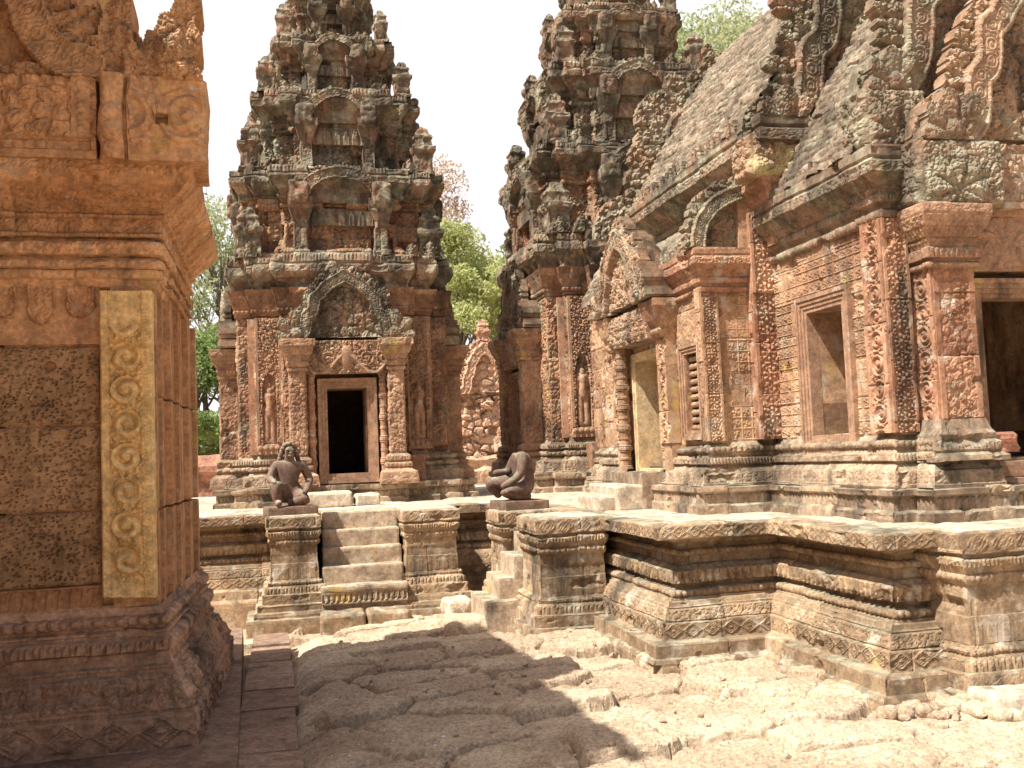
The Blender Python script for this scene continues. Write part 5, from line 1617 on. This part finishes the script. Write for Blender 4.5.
# ---- side porch with the blind window and the side door
a = Acc()
wall(a, (4.25, 9.55, 1.63), (1, 0, 0), 0.76, 1.62, 'squares', 0.018, 0.0115, 0.2, seed=21, course=0.36, blen=0.4)
wall(a, (4.25, 12.85, 1.25), (0, -1, 0), 3.3, 2.0, 'fine', 0.012, 0.014, 0.42, holes=((1.22, 2.10, -1, 1.42), (2.78, 3.12, 0.52, 1.34)), seed=22, course=0.36)
a.build('porch_wall', M['hall'], hall)
pier('carved_pier', 4.215, 4.40, 9.52, 9.66, 1.65, 3.2, 'rosette', 'fine', 0.026, 0.012, M['hall'], 11)
a = Acc()
box_frame(a, (4.25, 10.07, 1.77), (0, -1, 0), 0.34, 0.82, 0.10, 0.05, 0.1, steps=3)
w = a.build('blind_window', M['frame'], hall)
a = Acc()
plate(a, (4.42, 10.1, 1.7), (0, -1, 0), (0, 0, 1), 0.4, 0.95, 0.1, None, None, 0.05)
for k in range(10):
    z = 1.80 + 0.082 * k
    th = np.linspace(0, 2 * np.pi, 11)
    yy_ = np.linspace(9.74, 10.06, 14)
    r = 0.030 * (0.8 + 0.3 * np.abs(np.sin((yy_ - 9.74) / 0.32 * np.pi * 3)))
    P = np.stack([4.30 + r[None] * np.cos(th)[:, None], np.broadcast_to(yy_[None], (11, 14)), z + r[None] * np.sin(th)[:, None]], -1)
    a.add(P.reshape(-1, 3), gridq(11, 14))
a.build('window_balusters', M['hall'], w)
a = Acc()
mould(a, [(4.25, 12.85), (4.25, 9.55), (4.95, 9.55)], cor(3.18, 3.63, .13), False, 0.012, 81, wamp=0.007, wscale=0.15)
a.build('porch_cornice', M['hallred'], hall)
antefix_row('porch_antefix', M['top'], hall, 4.15, 9.6, 10.5, 3.63, 0.10, 0.15, seed=8)
a = Acc()
vault(a, [(4.16, 3.64), (4.25, 3.76), (4.5, 4.02), (4.8, 4.22), (5.05, 4.30)], 9.58, 12.8, 0.025, 0.09, 0.014, 15)
a.build('porch_roof', M['roof'], hall)
pediment('half_pediment', M['top'], hall, (4.86, 9.50, 3.64), (1, 0, 0), 1.34, 0.62, 0.2, 0.011, 340, flame=0.09, band=0.06, naga=False, arch=ROUNDARCH, relief=0.05, clip=lambda U, Wg: U < -0.12, deep=0.07)
# side door: frame, colonnettes, lintel, fronton
a = Acc()
box_frame(a, (4.24, 11.60, 1.36), (0, -1, 0), 0.80, 1.30, 0.10, 0.03, 0.30, steps=2)
a.build('side_door_frame', M['pale_jamb'], hall)
for yc_, xr_, rr_ in ((11.74, 4.10, 0.072), (10.56, 4.17, 0.05)):
    a = Acc()
    revolve(a, xr_, yc_, ringed(1.36, 2.86, rr_, 6), 14)
    a.build('colonnette', M['hall'], hall)
for yc_ in (10.42, 12.0):
    a = Acc()
    strip(a, (4.12, yc_ + 0.13, 1.65), (0, -1, 0), 0.26, 1.2, 'scroll', 0.02, 0.011, 0.12, 9, 0.14)
    slab(a, 4.13, 4.26, yc_ - 0.125, yc_ + 0.125, 1.2, 2.86, 0.08, 0.0)
    mould(a, rect(4.05, 4.25, yc_ - 0.13, yc_ + 0.13), [(-.02, 2.82), (.0, 2.85), (.02, 2.90, 'bead', .008), (0, 2.93), (.05, 3.02), (.09, 3.14), (.10, 3.16), (.10, 3.24), (-.05, 3.245)], True, 0.012, 83)
    a.build('side_door_pilaster', M['hall'], hall)
a = Acc()
def lin3(U, Wg):
    return 0.05 * orn('lotusd', U, Wg, 0.36, 3) * (0.6 + 0.4 * (np.abs((Wg / 0.18) % 1 - 0.5) < 0.35)) + 0.03 * orn('fine', U, Wg, 0.15, 5)
plate(a, (4.02, 11.86, 2.84), (0, -1, 0), (0, 0, 1), 1.32, 0.38, 0.012, lin3, None, 0.22, wamp=0.006)
a.build('side_lintel', M['gable'], hall)
pediment('side_pediment', M['gable'], hall, (3.98, 11.22, 3.26), (0, -1, 0), 1.50, 0.86, 0.3, 0.012, 350, flame=0.11, band=0.07, naga=True, nmat=M['top'], relief=0.06, wear=0.25, figs=1, deep=0.02)
a = Acc()
slab(a, 3.45, 3.85, 10.8, 11.75, 0.90, 1.09, 0.03, 0.014, 0.15, 3, 0.5, 0.03)
slab(a, 3.62, 4.0, 10.7, 11.8, 0.90, 1.20, 0.03, 0.014, 0.15, 4, 0.5, 0.03)
st = a.build('porch_steps', M['paving'], hall)

resize(hall, HS)

# ------------------------------------------------------------------ guardian statues
def skin_body(name, joints, edges, parent, mat, root, sub=2):
    loc = BASE[parent.name]
    me = bpy.data.meshes.new(name)
    names = list(joints)
    me.from_pydata([tuple(np.array(joints[n][0]) - np.array(loc)) for n in names], [(names.index(a_), names.index(b_)) for a_, b_ in edges], [])
    o = bpy.data.objects.new(name, me)
    COL.objects.link(o)
    o.parent = parent
    BASE[o.name] = loc
    md = o.modifiers.new('skin', 'SKIN')
    md.use_smooth_shade = True
    for i, n in enumerate(names):
        r = joints[n][1]
        me.skin_vertices[0].data[i].radius = (r, r) if isinstance(r, float) else r
        me.skin_vertices[0].data[i].use_root = (n == root)
    sb = o.modifiers.new('sub', 'SUBSURF')
    sb.levels = sub
    sb.render_levels = sub
    me.materials.append(mat)
    return o

def statue(label, x, y, z, k, face, joints, edges, head, arms=()):
    t = thing('guardian_statue', label, 'statue', (x, y, z))
    c, s = math.cos(face), math.sin(face)
    def W(p):                                     # local: x to the figure's left hand side of the picture, -y forward
        return (x + k * (p[0] * c - p[1] * s), y + k * (p[0] * s + p[1] * c), z + 0.09 + k * p[2])
    a = Acc()
    slab(a, -0.28, 0.28, -0.24, 0.24, -0.02, 0.09, 0.03, 0.008, 0.12, 3)
    V = a.v
    a.v = [np.stack([x + v[:, 0] * c - v[:, 1] * s, y + v[:, 0] * s + v[:, 1] * c, z + v[:, 2]], -1) for v in V]
    a.build('base_slab', M['statue_slab'], t)
    jj = {n: (W(p), r * k * (1.0 if n in ('head', 'muz', 'crown', 'neck') else 1.07)) for n, (p, r) in joints.items()}
    skin_body('body', jj, edges, t, M['statue'], 'pelvis')
    return t, W

# crouching guardian: right knee (picture left) raised, left knee down, hands on the thighs, monkey-like head
J = {'pelvis': ((0, .08, .15), .135), 'belly': ((0, .05, .29), .115), 'chest': ((0, .02, .43), .135), 'top': ((0, .02, .53), .085), 'neck': ((0, -.0, .585), .055), 'head': ((0, -.02, .66), .082), 'crown': ((0, .0, .735), .066),
     'muz': ((.0, -.095, .635), .042),
     'shr': ((-.165, .02, .50), .066), 'elr': ((-.245, -.03, .33), .05), 'har': ((-.22, -.17, .31), .04), 'fgr': ((-.20, -.23, .27), .03),
     'shl': ((.165, .02, .50), .066), 'ell': ((.25, .0, .31), .05), 'hal': ((.18, -.15, .19), .04), 'fgl': ((.14, -.2, .15), .03),
     'hpr': ((-.09, .05, .14), .1), 'knr': ((-.215, -.2, .285), .075), 'anr': ((-.17, -.17, .06), .05), 'ftr': ((-.17, -.27, .03), .036),
     'hpl': ((.09, .05, .13), .1), 'knl': ((.17, -.2, .075), .075), 'anl': ((.06, -.06, .05), .055), 'ftl': ((-.03, .0, .04), .04)}
EDG = [('pelvis', 'belly'), ('belly', 'chest'), ('chest', 'top'), ('top', 'neck'), ('neck', 'head'), ('head', 'crown'), ('head', 'muz'), ('chest', 'shr'), ('shr', 'elr'), ('elr', 'har'), ('har', 'fgr'), ('chest', 'shl'), ('shl', 'ell'), ('ell', 'hal'), ('hal', 'fgl'),
       ('pelvis', 'hpr'), ('hpr', 'knr'), ('knr', 'anr'), ('anr', 'ftr'), ('pelvis', 'hpl'), ('hpl', 'knl'), ('knl', 'anl'), ('anl', 'ftl')]
t, W = statue('dark crouching guardian with head and curled hair, one knee raised, left of the main steps', 0.052, 11.70, TOP + 0.012, 0.92, R(8), J, EDG, True)
hm = Acc()
rnd = random.Random(5)
def ball(acc, p, r, n=8, sz=1.0):
    th = np.linspace(0, 2 * np.pi, n + 1)
    ph = np.linspace(-np.pi / 2, np.pi / 2, n // 2 + 2)
    P = np.stack([p[0] + r * np.cos(ph)[None] * np.cos(th)[:, None], p[1] + r * np.cos(ph)[None] * np.sin(th)[:, None], p[2] + r * sz * np.sin(ph)[None] + 0 * th[:, None]], -1)
    acc.add(P.reshape(-1, 3), gridq(n + 1, len(ph)))
for k in range(46):
    aa = rnd.uniform(0, 2 * np.pi)
    b = rnd.uniform(-0.15, 1.45)
    dx, dy = math.cos(aa) * math.cos(b), math.sin(aa) * math.cos(b)
    if dy < -0.35 and b < 0.85: continue
    ball(hm, W((dx * .088, dy * .085 - .005, .675 + .095 * math.sin(b))), 0.024)
for sg in (-1, 1):
    for k in range(5):
        ball(hm, W((sg * (.085 + .012 * k), .02 + 0.006 * k, .66 - .038 * k)), 0.03)
hm.build('hair', M['statue'], t, True)
for nm, pts in (('eye', [((sg * .034, -.088, .672), 0.017, 0.7) for sg in (-1, 1)]), ('brow', [((sg * .036, -.082, .692), 0.024, 0.4) for sg in (-1, 1)]), ('ear', [((sg * .09, -.0, .655), 0.028, 1.5) for sg in (-1, 1)]),
                ('nose', [((0, -.138, .648), 0.019, 0.8)]), ('mouth', [((0, -.124, .618), 0.03, 0.35)])):
    for q, r_, sz in pts:
        hm = Acc()
        ball(hm, W(q), r_, 10, sz)
        hm.build(nm, M['statue'], t, True)

# headless figure facing left, near knee down, far knee raised forward, arm resting along the thigh
J2 = {'pelvis': ((.0, .1, .13), .15), 'belly': ((0, .09, .27), .118), 'chest': ((0, .05, .42), .138), 'top': ((0, .03, .53), .10), 'stump': ((0, .01, .575), .06),
      'shr': ((-.15, .03, .50), .072), 'elr': ((-.19, -.04, .29), .052), 'har': ((-.16, -.2, .19), .042), 'fgr': ((-.14, -.27, .165), .034),
      'shl': ((.15, .03, .50), .072), 'ell': ((.2, -.06, .33), .052), 'hal': ((.16, -.2, .33), .042), 'fgl': ((.15, -.27, .33), .034),
      'hpr': ((-.1, .06, .12), .11), 'knr': ((-.17, -.26, .10), .085), 'anr': ((-.13, -.02, .05), .06), 'ftr': ((-.1, .12, .04), .045),
      'hpl': ((.1, .06, .14), .11), 'knl': ((.15, -.33, .23), .105), 'anl': ((.15, -.20, .07), .065), 'ftl': ((.15, -.24, .035), .04)}
E2 = [('pelvis', 'belly'), ('belly', 'chest'), ('chest', 'top'), ('top', 'stump'), ('chest', 'shr'), ('shr', 'elr'), ('elr', 'har'), ('har', 'fgr'), ('chest', 'shl'), ('shl', 'ell'), ('ell', 'hal'), ('hal', 'fgl'),
      ('pelvis', 'hpr'), ('hpr', 'knr'), ('knr', 'anr'), ('anr', 'ftr'), ('pelvis', 'hpl'), ('hpl', 'knl'), ('knl', 'anl'), ('anl', 'ftl')]
# (the -y axis of the figure is turned to face -x; the side nearest the camera is then its right... left hand)
J2 = {n: ((-p[0], p[1], p[2]), r) for n, (p, r) in J2.items()}
statue('headless crouching statue facing left on its low slab beside the side steps', 2.40, 10.34, TOP + 0.012, 0.88, R(-84), J2, E2, False)

# ------------------------------------------------------------------ far things: ruined gateway, enclosure wall, trees
g = thing('ruined_gateway', 'small crumbling sandstone gateway with an arched gable far between the towers', 'ruin', (4.9, 25.9, -0.3))
a = Acc()
wall(a, (4.2, 25.6, -0.3), (1, 0, 0), 1.85, 3.8, 'rubble', 0.14, 0.035, 0.8, holes=(), seed=5, bj=0.05, course=0.22, blen=0.35, wamp=0.05)
mould(a, rect(4.1, 6.1, 25.3, 26.6), [(.1, -.3), (.1, 1.2), (0, 1.3), (.05, 1.5), (-.2, 1.6)], True, 0.06, 4, wamp=0.06)
a.build('broken_wall', M['ruin'], g)
pediment('pediment', M['ruin'], g, (5.15, 25.55, 3.2), (1, 0, 0), 1.25, 1.2, 0.6, 0.03, 400, flame=0.16, band=0.1, naga=False, relief=0.10, inner='rubble', figs=0)
a = Acc()
mini_tower(a, 5.18, 25.75, 4.4, 0.36, 0.8, 0.04, 5)
a.build('finial', M['ruin'], g)
e = thing('enclosure_wall', 'low reddish laterite wall running behind the towers', 'wall', (0, 28.2, -0.33))
a = Acc()
mould(a, rect(-30, 40, 28, 28.7), [(.12, -.4), (.12, -.1), (0, 0), (0, 1.35, 'rubble', .02), (.1, 1.45), (.1, 1.6), (-.2, 1.9)], True, 0.09, 6, wamp=0.02, blen=0.6, bj=0.02, course=0.3)
a.build('laterite_blocks', M['enclosure'], e)
for n_, (x0, y0, x1, y1) in enumerate(((-9.5, 5, -9.5, 28),)):
    pass

def limb(acc, p0, p1, r0, r1, n=7, seg=6, bend=0.1, seed=0):
    rr = np.random.RandomState(seed)
    p0, p1 = np.array(p0, float), np.array(p1, float)
    mid = (p0 + p1) / 2 + rr.uniform(-1, 1, 3) * np.linalg.norm(p1 - p0) * bend
    t = np.linspace(0, 1, seg)[:, None]
    C = (1 - t) ** 2 * p0 + 2 * t * (1 - t) * mid + t * t * p1
    d = p1 - p0
    d /= np.linalg.norm(d)
    a1 = np.cross(d, [0.3, 0.8, 0.1]); a1 /= np.linalg.norm(a1)
    a2 = np.cross(d, a1)
    th = np.linspace(0, 2 * np.pi, n + 1)
    rad = (r0 + (r1 - r0) * t[:, 0])
    P = C[None] + rad[None, :, None] * (np.cos(th)[:, None, None] * a1 + np.sin(th)[:, None, None] * a2)
    acc.add(P.reshape(-1, 3), gridq(n + 1, seg))
    return C

def tree(label, x, y, h, cr, mat, seed, nleaf=9000, leaf=0.16, trunk=0.22, low=0.35, clump=26, bare=0.0, z0=-0.33):
    t = thing('broadleaf_tree', label, 'tree', (x, y, z0), group='trees behind the temple')
    rr = np.random.RandomState(seed)
    a = Acc()
    top = np.array([x + rr.uniform(-.3, .3), y, z0 + h * 0.72])
    limb(a, (x, y, z0), top, trunk, trunk * 0.35, 9, 8, 0.05, seed)
    cent = []
    for k in range(clump):
        f = rr.uniform(low, 1.0)
        zc_ = z0 + h * f
        spread = cr * math.sqrt(max(0.06, 1 - ((f - 0.62) / 0.42) ** 2))
        an = rr.uniform(0, 2 * np.pi)
        q = np.array([x + spread * math.cos(an) * rr.uniform(.3, 1), y + spread * math.sin(an) * rr.uniform(.3, 1), zc_])
        st_ = np.array([x, y, z0 + h * min(0.7, max(0.2, f - 0.22))])
        limb(a, st_, q, trunk * 0.28, 0.015, 5, 6, 0.16, seed + k)
        for b in range(3 if bare else 1):
            limb(a, q * 0.5 + st_ * 0.5, q + rr.uniform(-1, 1, 3) * cr * 0.3, trunk * 0.1, 0.008, 4, 5, 0.2, seed + 100 + k * 3 + b)
        cent.append(q)
    a.build('trunk', M['bark'], t)
    cent = np.array(cent)
    n = nleaf
    ci = rr.randint(0, len(cent), n)
    sz = rr.uniform(0.18, 0.42, len(cent)) * cr
    g_ = rr.normal(0, 1, (n, 3))
    g_ /= np.linalg.norm(g_, axis=1, keepdims=True)
    P = cent[ci] + g_ * (rr.uniform(0, 1, (n, 1)) ** 0.45) * sz[ci][:, None] * np.array([1, 1, 0.75])
    d1 = rr.normal(0, 1, (n, 3)); d1 /= np.linalg.norm(d1, axis=1, keepdims=True)
    d2 = np.cross(d1, rr.normal(0, 1, (n, 3))); d2 /= np.linalg.norm(d2, axis=1, keepdims=True)
    s = leaf * rr.uniform(0.6, 1.3, (n, 1))
    V = np.stack([P - d1 * s, P + d2 * s * 0.42, P + d1 * s, P - d2 * s * 0.42], 1).reshape(-1, 3)
    Q = np.arange(4 * n).reshape(-1, 4)
    tone = np.repeat(np.clip(0.5 * _h(ci.astype(float), ci * 0., ci * 0., seed) + rr.uniform(0, .5, n), 0, 1), 4)
    a = Acc()
    a.add(V, Q, tone=tone)
    a.build('crown', mat, t)
    return t

tree('bright yellow-green leafy tree showing between the two towers', 7.2, 40.0, 11.0, 3.2, M['leaf_bright'], 1, 34000, 0.105, low=0.2, clump=46)
tree('half bare tree with dry reddish leaves above the bright green one', 6.2, 46.0, 15.4, 3.2, M['leaf_red'], 2, 15000, 0.10, low=0.5, clump=34, bare=1)
tree('sparse pale tree rising at the left between library and tower', -2.4, 42.0, 12.6, 2.8, M['leaf_pale'], 3, 11000, 0.10, low=0.45, clump=30, bare=1)
tree('low green bushy tree behind the enclosure wall at the left', -2.9, 36.0, 6.2, 2.6, M['leaf_green'], 4, 24000, 0.10, low=0.15, clump=36)
tree('tall pale green tree above the hall roof at the right', 18.8, 40.0, 21.0, 5.0, M['leaf_pale'], 5, 40000, 0.12, low=0.5, clump=60)
tree('round green tree right of the bright one, mostly hidden by the large tower', 12.0, 44.0, 11.0, 4.0, M['leaf_green'], 6, 12000, 0.2, low=0.2, clump=36)
tree('wide green tree far left, hidden behind the library', -9.0, 40.0, 12.0, 4.5, M['leaf_green'], 7, 12000, 0.22, low=0.2, clump=36)
tree('small shrubby tree filling the gap beside the ruined gateway', 3.0, 33.0, 6.5, 2.4, M['leaf_bright'], 9, 18000, 0.10, low=0.15, clump=30)
# a sprig of green growing on the large tower
